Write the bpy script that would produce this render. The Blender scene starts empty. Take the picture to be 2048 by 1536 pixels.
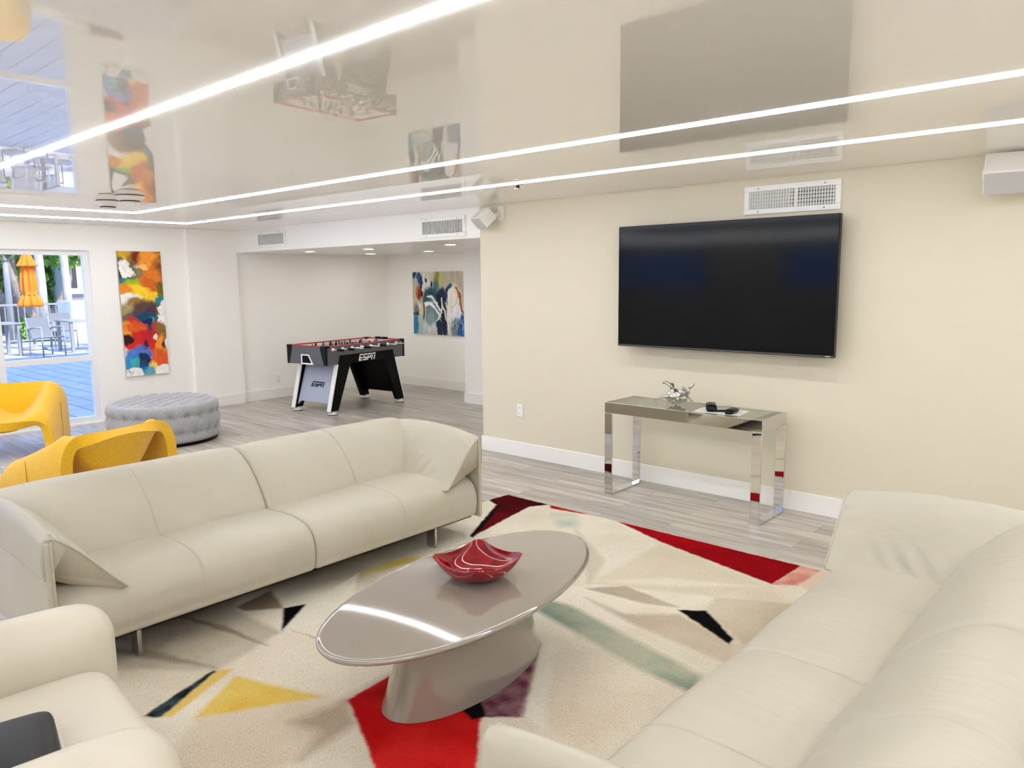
import bpy, bmesh, math, random
import numpy as np
from mathutils import Vector, Matrix, noise as mnoise
random.seed(7)
rng = np.random.default_rng(7)
SC = bpy.context.scene
COL = SC.collection
PI = math.pi

# ------------------------------------------------------------------ tagging
def tag(o, label, cat, group=None):
    o['label'] = label; o['category'] = cat
    if group: o['group'] = group
    return o
def thing(name, label, cat, loc=(0, 0, 0), rz=0.0, group=None):
    o = bpy.data.objects.new(name, None); COL.objects.link(o)
    o.empty_display_size = 0.1
    o.location = loc; o.rotation_euler = (0, 0, rz)
    return tag(o, label, cat, group)
def struct(o, label=None):
    o['kind'] = 'structure'
    if label: o['label'] = label
    return o
def dup(root, label=None, loc=None, rz=None):
    r = root.copy(); COL.objects.link(r)
    for ch in list(root.children):
        c = ch.copy(); COL.objects.link(c); c.parent = r
        for g in list(ch.children):
            d = g.copy(); COL.objects.link(d); d.parent = c
    if label: r['label'] = label
    if loc is not None: r.location = loc
    if rz is not None: r.rotation_euler = (0, 0, rz)
    return r

# ------------------------------------------------------------------ mesh helpers
class MB:
    """collects vertices and faces, links ONE mesh object"""
    def __init__(s): s.v = []; s.f = []; s.sm = []; s.mi = []
    def add(s, v, f, smooth=False, mi=0):
        b = len(s.v); s.v += [tuple(p) for p in v]
        for q in f: s.f.append([i + b for i in q]); s.sm.append(smooth); s.mi.append(mi)
        return s
    def box(s, a, b, mi=0):
        (x0, y0, z0), (x1, y1, z1) = a, b
        v = [(x0,y0,z0),(x1,y0,z0),(x1,y1,z0),(x0,y1,z0),(x0,y0,z1),(x1,y0,z1),(x1,y1,z1),(x0,y1,z1)]
        return s.add(v, [(0,3,2,1),(4,5,6,7),(0,1,5,4),(1,2,6,5),(2,3,7,6),(3,0,4,7)], False, mi)
    def obox(s, c, h, M, mi=0):
        """box with half sizes h, turned by matrix M (3x3), centred on c"""
        v = []
        for dz in (-1, 1):
            for dx, dy in ((-1,-1),(1,-1),(1,1),(-1,1)):
                p = Vector(c) + M @ Vector((dx*h[0], dy*h[1], dz*h[2])); v.append(tuple(p))
        return s.add(v, [(0,3,2,1),(4,5,6,7),(0,1,5,4),(1,2,6,5),(2,3,7,6),(3,0,4,7)], False, mi)
    def prism(s, poly, a, b, axis='y', mi=0, smooth=False):
        """polygon (p,q) pushed from a to b along an axis"""
        def P(p, t):
            return {'y': (p[0], t, p[1]), 'x': (t, p[0], p[1]), 'z': (p[0], p[1], t)}[axis]
        n = len(poly); v = [P(p, a) for p in poly] + [P(p, b) for p in poly]
        f = [list(range(n))[::-1], list(range(n, 2*n))]
        for i in range(n): f.append((i, (i+1) % n, n+(i+1) % n, n+i))
        s.add(v, f[:2], False, mi); b0 = len(s.v) - 2*n
        for q in f[2:]: s.f.append([i + b0 for i in q]); s.sm.append(smooth); s.mi.append(mi)
        return s
    def tube(s, pts, r, n=10, caps=True, mi=0):
        pts = [Vector(p) for p in pts]; m = len(pts)
        rr = [r]*m if not hasattr(r, '__len__') else list(r)
        rings = []; up = None
        for i, p in enumerate(pts):
            t = (pts[min(i+1, m-1)] - pts[max(i-1, 0)]).normalized()
            if up is None:
                up = t.orthogonal().normalized()
            up = (up - t*up.dot(t))
            up = up.normalized() if up.length > 1e-6 else t.orthogonal().normalized()
            w = t.cross(up)
            rings.append([p + (up*math.cos(2*PI*k/n) + w*math.sin(2*PI*k/n))*rr[i] for k in range(n)])
        v = [tuple(q) for R in rings for q in R]; f = []
        for i in range(m-1):
            for k in range(n):
                f.append((i*n+k, i*n+(k+1) % n, (i+1)*n+(k+1) % n, (i+1)*n+k))
        if caps: f += [list(range(n))[::-1], [(m-1)*n+k for k in range(n)]]
        return s.add(v, f, True, mi)
    def lathe(s, prof, n=32, c=(0, 0, 0), mi=0):
        """profile of (radius, z)"""
        v = []; f = []; m = len(prof)
        for r, z in prof:
            for k in range(n):
                a = 2*PI*k/n; v.append((c[0]+r*math.cos(a), c[1]+r*math.sin(a), c[2]+z))
        for i in range(m-1):
            for k in range(n):
                f.append((i*n+k, i*n+(k+1) % n, (i+1)*n+(k+1) % n, (i+1)*n+k))
        f.append(list(range(n))[::-1]); f.append([(m-1)*n+k for k in range(n)])
        return s.add(v, f, True, mi)
    def grid(s, P, close_u=False, close_v=False, cap=False, mi=0, smooth=True):
        """P[i][j] points"""
        nu = len(P); nv = len(P[0]); v = [p for R in P for p in R]; f = []
        for i in range(nu if close_u else nu-1):
            for j in range(nv if close_v else nv-1):
                a = i*nv+j; b = i*nv+(j+1) % nv; c = ((i+1) % nu)*nv+(j+1) % nv; d = ((i+1) % nu)*nv+j
                f.append((a, b, c, d))
        if cap:
            f.append(list(range(nv))[::-1]); f.append([(nu-1)*nv+j for j in range(nv)])
        return s.add(v, f, smooth, mi)
    def build(s, name, mats, parent=None, bevel=0.0, seg=2, subsurf=0, weld=False, auto=None, fixn=True):
        me = bpy.data.meshes.new(name)
        me.from_pydata([tuple(map(float, p)) for p in s.v], [], s.f)
        me.polygons.foreach_set('use_smooth', s.sm); me.polygons.foreach_set('material_index', s.mi)
        me.update()
        if fixn:
            bm = bmesh.new(); bm.from_mesh(me)
            if weld: bmesh.ops.remove_doubles(bm, verts=bm.verts, dist=1e-5)
            bmesh.ops.recalc_face_normals(bm, faces=bm.faces); bm.to_mesh(me); bm.free()
        o = bpy.data.objects.new(name, me); COL.objects.link(o)
        for m in (mats if isinstance(mats, (list, tuple)) else [mats]): me.materials.append(m)
        if parent is not None: o.parent = parent
        if bevel:
            b = o.modifiers.new('bevel', 'BEVEL'); b.width = bevel; b.segments = seg; b.limit_method = 'ANGLE'
            b.angle_limit = math.radians(40); b.harden_normals = False
            for p in me.polygons: p.use_smooth = True
            me.set_sharp_from_angle(angle=math.radians(50))
        if subsurf:
            d = o.modifiers.new('subsurf', 'SUBSURF'); d.levels = subsurf; d.render_levels = subsurf
        if auto is not None: me.set_sharp_from_angle(angle=math.radians(auto))
        return o
def box_obj(name, a, b, m, parent=None, bevel=0.0):
    return MB().box(a, b).build(name, m, parent, bevel)
def catmull(pts, n, closed=True):
    out = []; m = len(pts)
    rngi = range(m) if closed else range(m-1)
    for i in rngi:
        if closed: p0, p1, p2, p3 = pts[i-1], pts[i], pts[(i+1) % m], pts[(i+2) % m]
        else: p0, p1, p2, p3 = pts[max(i-1, 0)], pts[i], pts[i+1], pts[min(i+2, m-1)]
        for k in range(n):
            t = k/n
            out.append(tuple(0.5*((2*b)+(-a+c)*t+(2*a-5*b+4*c-d)*t*t+(-a+3*b-3*c+d)*t**3) for a, b, c, d in zip(p0, p1, p2, p3)))
    if not closed: out.append(tuple(pts[-1]))
    return out
def text_obj(name, s, size, m, parent, M, depth=0.001):
    cu = bpy.data.curves.new(name, 'FONT'); cu.body = s; cu.size = size; cu.extrude = depth
    cu.align_x = 'CENTER'; cu.align_y = 'CENTER'
    o = bpy.data.objects.new(name, cu); COL.objects.link(o); cu.materials.append(m)
    me = bpy.data.meshes.new_from_object(o.evaluated_get(bpy.context.evaluated_depsgraph_get()))
    bpy.data.objects.remove(o); bpy.data.curves.remove(cu)
    o = bpy.data.objects.new(name, me); COL.objects.link(o)
    o.parent = parent; o.matrix_basis = M
    return o

# ------------------------------------------------------------------ materials
def S(r, g, b):
    f = lambda c: (c/255/12.92) if c/255 <= 0.04045 else ((c/255+0.055)/1.055)**2.4
    return (f(r), f(g), f(b), 1.0)
class NT:
    def __init__(s, name):
        s.m = bpy.data.materials.new(name); s.m.use_nodes = True; s.t = s.m.node_tree; s.t.nodes.clear()
        s.out = s.t.nodes.new('ShaderNodeOutputMaterial')
    def n(s, typ, **kw):
        nd = s.t.nodes.new(typ)
        for k, v in kw.items():
            if k.startswith('_'): setattr(nd, k[1:], v)
            else: nd.inputs[k.replace('__', ' ')].default_value = v
        return nd
    def l(s, a, b): s.t.links.new(a, b)
    def coord(s, kind='Object', scale=(1, 1, 1)):
        tc = s.n('ShaderNodeTexCoord'); mp = s.n('ShaderNodeMapping'); mp.inputs['Scale'].default_value = scale
        s.l(tc.outputs[kind], mp.inputs['Vector']); return mp.outputs['Vector']
    def bsdf(s, color, rough=0.5, metal=0.0, spec=0.5, coat=0.0, sheen=0.0, ior=1.5):
        p = s.n('ShaderNodeBsdfPrincipled'); p.inputs['Base Color'].default_value = color
        p.inputs['Roughness'].default_value = rough; p.inputs['Metallic'].default_value = metal
        p.inputs['Specular IOR Level'].default_value = spec; p.inputs['Coat Weight'].default_value = coat
        p.inputs['Coat Roughness'].default_value = 0.02
        p.inputs['Sheen Weight'].default_value = sheen; p.inputs['IOR'].default_value = ior
        s.l(p.outputs[0], s.out.inputs['Surface']); s.p = p; return p
    def bump(s, height, strength=0.3, dist=0.01):
        b = s.n('ShaderNodeBump'); b.inputs['Strength'].default_value = strength; b.inputs['Distance'].default_value = dist
        s.l(height, b.inputs['Height']); s.l(b.outputs[0], s.p.inputs['Normal']); return b
    def noise(s, vec, scale, detail=3, rough=0.5):
        n = s.n('ShaderNodeTexNoise'); n.inputs['Scale'].default_value = scale; n.inputs['Detail'].default_value = detail
        n.inputs['Roughness'].default_value = rough; s.l(vec, n.inputs['Vector']); return n.outputs['Fac']
    def ramp(s, fac, stops):
        r = s.n('ShaderNodeValToRGB'); e = r.color_ramp.elements
        while len(e) < len(stops): e.new(0.5)
        for q, (p, c) in zip(e, stops): q.position = p; q.color = c
        s.l(fac, r.inputs['Fac']); return r.outputs['Color']
    def mixc(s, fac, a, b, mode='MIX'):
        m = s.n('ShaderNodeMix', _data_type='RGBA', _blend_type=mode)
        for sock, v in ((m.inputs[0], fac), (m.inputs[6], a), (m.inputs[7], b)):
            if hasattr(v, 'is_linked') or hasattr(v, 'links'): s.l(v, sock)
            else: sock.default_value = v
        return m.outputs[2]
def plain(name, c, rough=0.5, metal=0.0, spec=0.5, coat=0.0, ior=1.5, nscale=0, nstr=0.1, ndist=0.002, var=0.0):
    t = NT(name); t.bsdf(c, rough, metal, spec, coat, 0, ior)
    v = t.coord('Object')
    if nscale: t.bump(t.noise(v, nscale, 3), nstr, ndist)
    if var:
        f = t.noise(v, 6, 3); k = lambda s_: tuple(min(1, x*s_) for x in c[:3]) + (1,)
        t.l(t.ramp(f, [(0.3, k(1-var)), (0.7, k(1+var))]), t.p.inputs['Base Color'])
    return t.m
def glassm(name, tint, ior=1.5, rough=0.0):
    t = NT(name); tr = t.n('ShaderNodeBsdfTransparent', Color=tint); gl = t.n('ShaderNodeBsdfGlossy', Color=(1, 1, 1, 1), Roughness=rough)
    fr = t.n('ShaderNodeFresnel', IOR=ior); mx = t.n('ShaderNodeMixShader')
    ge = t.n('ShaderNodeNewGeometry'); iv = t.n('ShaderNodeMath', _operation='SUBTRACT'); iv.inputs[0].default_value = 1.0; t.l(ge.outputs['Backfacing'], iv.inputs[1])
    mu = t.n('ShaderNodeMath', _operation='MULTIPLY'); t.l(fr.outputs[0], mu.inputs[0]); t.l(iv.outputs[0], mu.inputs[1])
    t.l(mu.outputs[0], mx.inputs[0]); t.l(tr.outputs[0], mx.inputs[1]); t.l(gl.outputs[0], mx.inputs[2]); t.l(mx.outputs[0], t.out.inputs['Surface'])
    return t.m
def emit(name, c, s):
    t = NT(name); e = t.n('ShaderNodeEmission', Color=c, Strength=s); t.l(e.outputs[0], t.out.inputs['Surface']); return t.m
def leather(name, c, rough=0.42):
    t = NT(name); t.bsdf(c, rough, 0, 0.45); v = t.coord('Object')
    g = t.n('ShaderNodeTexVoronoi', Scale=420.0); t.l(v, g.inputs['Vector'])
    mp = t.n('ShaderNodeMapping'); mp.inputs['Scale'].default_value = (7, 1.6, 1.6); t.l(v, mp.inputs['Vector'])
    w = t.noise(mp.outputs[0], 3.2, 4, 0.5)
    ad = t.n('ShaderNodeMath', _operation='MULTIPLY_ADD'); t.l(g.outputs['Distance'], ad.inputs[0]); ad.inputs[1].default_value = 0.03; t.l(w, ad.inputs[2])
    t.bump(ad.outputs[0], 0.16, 0.02)
    k = lambda s_: tuple(min(1, x*s_) for x in c[:3]) + (1,)
    t.l(t.ramp(t.noise(v, 2.5, 3), [(0.3, k(.95)), (0.7, k(1.04))]), t.p.inputs['Base Color'])
    return t.m
def attr_mat(name, rough, bscale, bstr, bdist, speck=0.0, sscale=300, coat=0.0, sheen=0.0):
    t = NT(name); t.bsdf((.8, .8, .8, 1), rough, 0, 0.3 if coat or rough < .6 else 0.03, coat, sheen)
    a = t.n('ShaderNodeAttribute', _attribute_name='paint'); v = t.coord('Object')
    c = a.outputs['Color']
    f = t.noise(v, sscale, 2, 0.6)
    if speck:
        c = t.mixc(1.0, c, t.ramp(f, [(0.32, (1-speck,)*3+(1,)), (0.62, (1.0+speck*.15,)*3+(1,))]), 'MULTIPLY')
    t.l(c, t.p.inputs['Base Color'])
    t.bump(t.noise(v, bscale, 3), bstr, bdist)
    return t.m

M = {}
t = NT('wall_paint'); t.bsdf(S(249, 247, 241), 0.62, 0, 0.3); v = t.coord('Object'); t.bump(t.noise(v, 130, 2), 0.10, 0.003); M['wall'] = t.m
t = NT('wall_paint_warm_light'); t.bsdf(S(220, 212, 191), 0.62, 0, 0.3); v = t.coord('Object'); t.bump(t.noise(v, 130, 2), 0.10, 0.003); M['walltv'] = t.m  # same wall paint, with the warmer light tone put into its colour
M['trim'] = plain('trim_paint', S(244, 242, 238), 0.4)
M['frame'] = plain('window_frame_white', S(238, 238, 238), 0.35)
t = NT('stretch_ceiling_gloss'); t.bsdf(S(250, 248, 244), 0.0, 0, 0.5, 0.0, 0, 1.8); M['ceil'] = t.m
M['alcceil'] = plain('alcove_ceiling_paint', S(238, 236, 230), 0.28)
# plank floor
t = NT('oak_plank_floor'); p = t.bsdf((.5, .45, .4, 1), 0.36, 0, 0.45); v = t.coord('Object')
br = t.n('ShaderNodeTexBrick', _offset=0.37, _offset_frequency=2); t.l(v, br.inputs['Vector'])
for k_, q in (('Scale', 1.0), ('Brick Width', 1.22), ('Row Height', 0.18), ('Mortar Size', 0.0012), ('Mortar Smooth', 0.1), ('Bias', 0.0)): br.inputs[k_].default_value = q
br.inputs['Color1'].default_value = (0, 0, 0, 1); br.inputs['Color2'].default_value = (1, 1, 1, 1); br.inputs['Mortar'].default_value = (.5, .5, .5, 1)
# per plank shift of the grain
mp = t.n('ShaderNodeMapping'); mp.inputs['Scale'].default_value = (0.55, 9.0, 1); t.l(v, mp.inputs['Vector'])
off = t.n('ShaderNodeVectorMath', _operation='MULTIPLY_ADD'); t.l(br.outputs['Color'], off.inputs[0]); off.inputs[1].default_value = (7, 3, 5); t.l(mp.outputs[0], off.inputs[2])
g1 = t.noise(off.outputs[0], 2.2, 6, 0.62)
mp2 = t.n('ShaderNodeMapping'); mp2.inputs['Scale'].default_value = (1.5, 60, 1); t.l(v, mp2.inputs['Vector']); g2 = t.noise(mp2.outputs[0], 3, 3, 0.6)
c1 = t.ramp(g1, [(0.30, S(112, 102, 91)), (0.45, S(160, 152, 142)), (0.56, S(188, 181, 172)), (0.72, S(214, 208, 200))])
c2 = t.mixc(0.35, c1, t.ramp(g2, [(0.35, S(152, 142, 131)), (0.6, S(226, 220, 212))]), 'MIX')
c3 = t.mixc(1.0, c2, t.ramp(br.outputs['Color'], [(0.0, (.80, .80, .80, 1)), (1.0, (1.04, 1.03, 1.02, 1))]), 'MULTIPLY')
c4 = t.mixc(br.outputs['Fac'], c3, S(96, 86, 76))
t.l(c4, p.inputs['Base Color']); t.bump(g2, 0.05, 0.002); M['floor'] = t.m
M['chrome'] = plain('polished_chrome', (.68, .665, .64, 1), 0.02, 1.0)
M['steel'] = plain('brushed_steel', (.52, .51, .49, 1), 0.22, 1.0)
M['silver'] = plain('silver_cast_metal', (.56, .54, .50, 1), 0.16, 1.0, nscale=60, nstr=.5, ndist=.004)
M['glass'] = glassm('window_glass', (.98, .99, 1, 1))
M['topglass'] = glassm('console_glass', (.86, .91, .87, 1), 1.6)
M['black'] = plain('black_satin', S(10, 9, 9), 0.45, 0, 0.12)
M['blackplastic'] = plain('black_plastic', S(12, 12, 13), 0.3, 0, 0.2)
M['screen'] = plain('dark_screen', (.0012, .0012, .0013, 1), 0.09, 0, 0.15)
M['white'] = plain('white_plastic', S(238, 236, 230), 0.4)
M['whitemet'] = plain('white_enamel', S(244, 243, 240), 0.35)
M['dark'] = plain('duct_shadow_grey', S(58, 58, 58), 0.7)
M['louvre'] = plain('louvre_grey', S(205, 206, 204), 0.45)
M['grille'] = plain('speaker_grille_grey', S(196, 195, 192), 0.6, nscale=600, nstr=.4)
M['leather'] = leather('taupe_leather', S(182, 176, 159))
M['leather2'] = leather('cream_leather', S(206, 199, 182))
M['blackleather'] = plain('black_leather', S(15, 13, 14), 0.4, 0, 0.2, nscale=300, nstr=.2)
M['gloss'] = plain('taupe_lacquer', S(140, 131, 120), 0.05, 0, 0.5, 1.0)
t = NT('red_glass'); p = t.bsdf((.30, .004, .012, 1), 0.06, 0, 0.4, 0.4); v = t.coord('Object')
t.l(t.ramp(t.noise(v, 26, 4), [(0.3, (.15, .001, .006, 1)), (0.5, (.24, .002, .008, 1)), (0.7, (.30, .004, .010, 1))]), p.inputs['Base Color']); M['red'] = t.m
def boucle(name, a, b, sc=160):
    t = NT(name); p = t.bsdf(a, 0.9, 0, 0.15, 0, 0.35); v = t.coord('Object')
    f = t.noise(v, sc, 3, 0.6); t.l(t.ramp(f, [(0.35, a), (0.65, b)]), p.inputs['Base Color']); t.bump(f, 0.55, 0.006); return t.m
M['yellow'] = boucle('yellow_boucle', S(226, 168, 18), S(246, 198, 52))
M['greyfab'] = boucle('grey_velvet', S(150, 150, 152), S(176, 176, 178), 90)
M['rug'] = attr_mat('rug_pile', 0.95, 330, 0.8, 0.006, 0.40, 300, 0, 0.0)
M['canvas'] = attr_mat('painted_canvas', 0.28, 60, 0.15, 0.002, 0.0, 60, 0.35)
M['canvas2'] = attr_mat('brushed_canvas', 0.45, 90, 0.2, 0.002, 0.0)
M['canvasedge'] = plain('canvas_edge', S(176, 170, 160), 0.7)
M['slategrey'] = plain('foosball_grey', S(92, 92, 96), 0.45)
M['bluegrey'] = plain('foosball_panel_silver', S(172, 180, 196), 0.35)
M['redtrim'] = plain('red_rail', S(190, 22, 28), 0.4)
M['wood'] = plain('dark_wood', S(92, 66, 48), 0.5, nscale=40, nstr=.8, ndist=.01, var=.35)
M['led'] = emit('led_strip_light', (0.98, 1.0, 1.045, 1), 32.0)
M['down'] = emit('downlight_lens', (1.0, 0.97, 0.92, 1), 75.0)
M['ledtrim'] = plain('led_profile', S(236, 234, 228), 0.4)
M['orange'] = plain('orange_canvas', S(250, 132, 22), 0.8)
M['patiomet'] = plain('patio_metal_shaded', S(150, 150, 148), 0.4)  # white metal greyed, tree shade put into the colour
M['sling'] = plain('patio_sling_shaded', S(120, 120, 122), 0.7)  # sling darkened as well, the shade over it is in the colour
M['bark'] = plain('grey_bark', S(150, 136, 122), 0.9, nscale=8, nstr=.6, ndist=.05, var=.25)
M['palm'] = plain('palm_bark', S(190, 182, 172), 0.9, nscale=14, nstr=.5, ndist=.03, var=.15)
t = NT('green_leaf'); p = t.bsdf(S(96, 150, 52), 0.6, 0, .3); v = t.coord('Object')
t.l(t.ramp(t.noise(v, 3.0, 3), [(0.3, S(52, 104, 36)), (0.5, S(112, 164, 58)), (0.7, S(176, 206, 104))]), p.inputs['Base Color']); M['leaf'] = t.m
M['stucco'] = plain('white_stucco', S(236, 238, 240), 0.8)
t = NT('patio_pavers'); p = t.bsdf(S(190, 186, 178), 0.8); v = t.coord('Object')
br = t.n('ShaderNodeTexBrick', _offset=0.5); t.l(v, br.inputs['Vector'])
for k_, q in (('Scale', 1.0), ('Brick Width', 0.60), ('Row Height', 0.30), ('Mortar Size', 0.009), ('Mortar Smooth', 0.2), ('Bias', 0.0)): br.inputs[k_].default_value = q
br.inputs['Color1'].default_value = S(188, 186, 180); br.inputs['Color2'].default_value = S(200, 197, 190); br.inputs['Mortar'].default_value = S(110, 106, 100)
t.l(br.outputs['Color'], p.inputs['Base Color']); M['paver'] = t.m

# ------------------------------------------------------------------ room dimensions (metres)
H = 2.2412          # glossy stretch ceiling
HH = 1.961          # underside of the alcove header
XC = -4.356         # column face
XW = -4.406         # window wall
XA = -4.421         # alcove side wall
YB = 2.50           # alcove back wall
XE, YS = 7.0, -8.6  # right and rear walls
T = 0.16
struct(MB().box((XW-T, YS-T, -.10), (XE+T, YB+T, 0)).build('floor', M['floor']))
struct(MB().box((XW-T, YS-T, H), (XE+T, 0.0, H+.08)).build('ceiling', M['ceil']))
struct(MB().box((XA-T, 0.12, HH), (0.6, YB+T, HH+.08)).build('ceiling_alcove', M['alcceil']))
struct(MB().box((0, 0, 0), (XE+T, .16, H+.05)).build('wall_tv', M['walltv']))
struct(MB().box((XC, 0, HH), (0, .12, H+.05)).build('wall_header', M['trim']))  # continues the television wall; its stronger light is put into this whiter paint
struct(MB().box((XA-T, YB, 0), (0.6, YB+T, HH+.05)).build('wall_alcove_back', M['wall']))
struct(MB().box((XA-T, 0.0, 0), (XA, YB, HH+.05)).build('wall_alcove_left', M['wall']))
struct(MB().box((-2.062, 1.817, 0), (0.55, YB, HH+.02)).build('wall_alcove_pier', M['wall']))
struct(MB().box((0.5, .16, 0), (0.62, YB, HH+.05)).build('wall_alcove_right', M['wall']))
struct(MB().box((XW-T, -0.645, 0), (XC, 0.0, H+.05)).build('wall_column', M['wall']))
struct(MB().box((XE, YS-T, 0), (XE+T, 0, H+.05)).build('wall_right', M['wall']))
# rear wall with two high windows
WS = [(-4.05, -2.0), (-0.62, 1.4)]; zs0, zs1 = 1.36, 2.12
mb = MB().box((XW-T, YS-T, 0), (XE+T, YS, zs0)).box((XW-T, YS-T, zs1), (XE+T, YS, H+.05))
xs_ = [XW-T, WS[0][0], WS[0][1], WS[1][0], WS[1][1], XE+T]
for i in (0, 2, 4): mb.box((xs_[i], YS-T, zs0), (xs_[i+1], YS, zs1))
struct(mb.build('wall_rear', M['wall']))
# window wall with two tall openings
WY = [(-3.62, -1.745), (-6.9, -4.35)]; wz0, wz1 = 0.02, 1.958
mb = MB().box((XW-T, YS, wz1), (XW, -.645, H+.05)).box((XW-T, YS, 0), (XW, -.645, wz0))
ys_ = [YS, -6.9, -4.35, -3.62, -1.745, -0.645]
for i in (0, 2, 4): mb.box((XW-T, ys_[i], wz0), (XW, ys_[i+1], wz1))
struct(mb.build('wall_left', M['wall']))
def window(n, y0, y1, z0, z1, posts, bar, x):
    """frame set back in the reveal, each pane a child"""
    w = thing('window_%d' % n, None, None) if False else bpy.data.objects.new('window_%d' % n, None)
    COL.objects.link(w); w['kind'] = 'structure'
    fb = MB(); fw = .055; a, b = x-.05, x+.02
    fb.box((a, y0, z0), (b, y1, z0+.06)).box((a, y0, z1-.055), (b, y1, z1)).box((a, y0, z0+.06), (b, y0+fw, z1-.055)).box((a, y1-fw, z0+.06), (b, y1, z1-.055))
    for p in posts: fb.box((a, p-.035, z0+.06), (b, p+.035, z1-.055))
    ye = [y0+fw] + [q for p in posts for q in (p-.035, p+.035)] + [y1-fw]
    if bar:
        for i in range(0, len(ye), 2): fb.box((a, ye[i], bar-.03), (b+.008, ye[i+1], bar+.03))
    fb.build('window_frame', M['frame'], w)
    for i in range(0, len(ye), 2):
        for za, zb in (((z0+.06, bar-.03), (bar+.03, z1-.055)) if bar else ((z0+.06, z1-.055),)):
            MB().box((x-.018, ye[i], za), (x-.012, ye[i+1], zb)).build('window_pane', M['glass'], w)
    return w
window(1, WY[0][0], WY[0][1], wz0, wz1, [-2.68], .75, XW-.07)
window(2, WY[1][0], WY[1][1], wz0, wz1, [-5.2, -6.05], .75, XW-.07)
for k, (a, b) in enumerate(WS):
    w = bpy.data.objects.new('window_%d' % (3+k), None); COL.objects.link(w); w['kind'] = 'structure'
    fb = MB().box((a, YS-.1, zs0), (b, YS-.04, zs0+.05)).box((a, YS-.1, zs1-.05), (b, YS-.04, zs1)).box((a, YS-.1, zs0), (a+.05, YS-.04, zs1)).box((b-.05, YS-.1, zs0), (b, YS-.04, zs1))
    fb.build('window_frame', M['frame'], w)
    MB().box((a+.05, YS-.075, zs0+.05), (b-.05, YS-.069, zs1-.05)).build('window_pane', M['glass'], w)
# skirting boards
BH = .136; bt = .014
def skirt(n, a, b): struct(MB().box(a, b).build('baseboard_' + n, M['trim'], None, .004))
skirt('tv', (-.014, -bt, 0), (XE, 0, BH))
skirt('column', (XC, -.66, 0), (XC+bt, .0, BH))
skirt('column_end', (XW, -.66, 0), (XC+bt, -.645, BH))
skirt('left', (XW, -1.745, 0), (XW+bt, -.66, BH))
skirt('alcove_left', (XA, 0.02, 0), (XA+bt, YB, BH))
skirt('alcove_back', (XA, YB-bt, 0), (-2.062, YB, BH))
skirt('alcove_pier', (-2.062-bt, 1.817-bt, 0), (0.5, 1.817, BH))
skirt('right', (XE-bt, YS, 0), (XE, 0, BH))
skirt('rear', (XW, YS, 0), (XE, YS+bt, BH))
# unseen block added above the window wall so that it shades the pavers
struct(MB().box((XW-T-.05, -14, H+.1), (XE, 6, 9.6)).build('patio_shade_block', M['stucco']))
struct(MB().box((XW-T, YB+T, -.1), (XW, 8, H+.1)).build('wall_outside', M['stucco']))
struct(MB().box((-60, -40, -.06), (XW-T, 45, -.012)).build('ground', M['paver']))

# ------------------------------------------------------------------ ceiling light lines
def light_rect(name, x0, y0, x1, y1, label, w=.036):  # loop sides behind the camera are unseen, added for even room light
    t_ = thing(name, label, 'light', (0, 0, 0), 0, 'light lines set in the glossy ceiling')
    h = w/2; z = H
    mb = MB(); tr = MB()
    for a, b in (((x0-h, y1-h), (x1+h, y1+h)), ((x0-h, y0-h), (x1+h, y0+h)), ((x0-h, y0+h), (x0+h, y1-h)), ((x1-h, y0+h), (x1+h, y1-h))):
        mb.box((a[0], a[1], z-.006), (b[0], b[1], z+.004))
    mb.build('light_diffuser', M['led'], t_)
    return t_
light_rect('ceiling_light_line', -3.58, -8.25, 6.2, -1.0, 'bright white light line in the glossy ceiling, the one running nearest the television wall')
light_rect('ceiling_light_line', -2.60, -7.55, 5.5, -1.945, 'bright white light line in the ceiling, second of three counted from the television wall')
light_rect('ceiling_light_line', -1.70, -6.3, 4.7, -3.66, 'widest bright light line crossing the ceiling at the top, farthest from the television wall')

# ------------------------------------------------------------------ small ceiling fittings
def detector(x, y, r, h, dome, label):
    t_ = thing('smoke_detector', label, 'detector', (x, y, H), 0, 'round detectors on the ceiling')
    MB().lathe([(r*.93, 0), (r*.97, -.002), (r*.97, -.005)], 40).build('base', M['black'], t_)
    MB().lathe([(r*.97, -.004), (r, -.009), (r*.86, -h*.5), (r*.62, -h*.82), (r*.5, -h), (.002, -h)], 40).build('housing', M['white'], t_)
    MB().lathe([(r*.60, -h*.80), (r*.70, -h*.76), (r*.68, -h*.84), (r*.60, -h*.88)], 40).build('vent_ring', M['blackplastic'], t_)
    if dome: MB().lathe([(r*.36, -h), (r*.36, -h-.012), (r*.24, -h-.024), (.002, -h-.028)], 24).build('strobe_dome', M['whitemet'], t_)
    return t_
detector(-1.66, -2.543, .085, .062, False, 'cream cone shaped detector under the ceiling in front of the tall painting, the left one')
detector(-1.187, -2.562, .105, .052, True, 'wider white detector with a clear dome under the ceiling, right of the cone shaped one')
def sprinkler(x, y, label, flush):
    t_ = thing('ceiling_sprinkler', label, 'sprinkler', (x, y, H))
    MB().lathe([(.042, 0), (.042, -.006), (.03, -.008), (.002, -.008)], 24).build('cover_ring', M['white'] if flush else M['chrome'], t_)
    if not flush:
        MB().tube([(0, 0, -.006), (0, 0, -.03)], .012).build('stem', M['black'], t_)
        MB().lathe([(.024, -.03), (.024, -.034), (.002, -.035)], 20).build('deflector', M['chrome'], t_)
    else: MB().lathe([(.03, -.008), (.03, -.0095), (.002, -.0095)], 20).build('cap', M['dark'], t_)
sprinkler(1.27, -.93, 'small chrome sprinkler beside the light line, left of the television', False)
sprinkler(-2.96, -1.1, 'flat ceiling sprinkler cap at the corner of the light line near the column', True)
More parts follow.
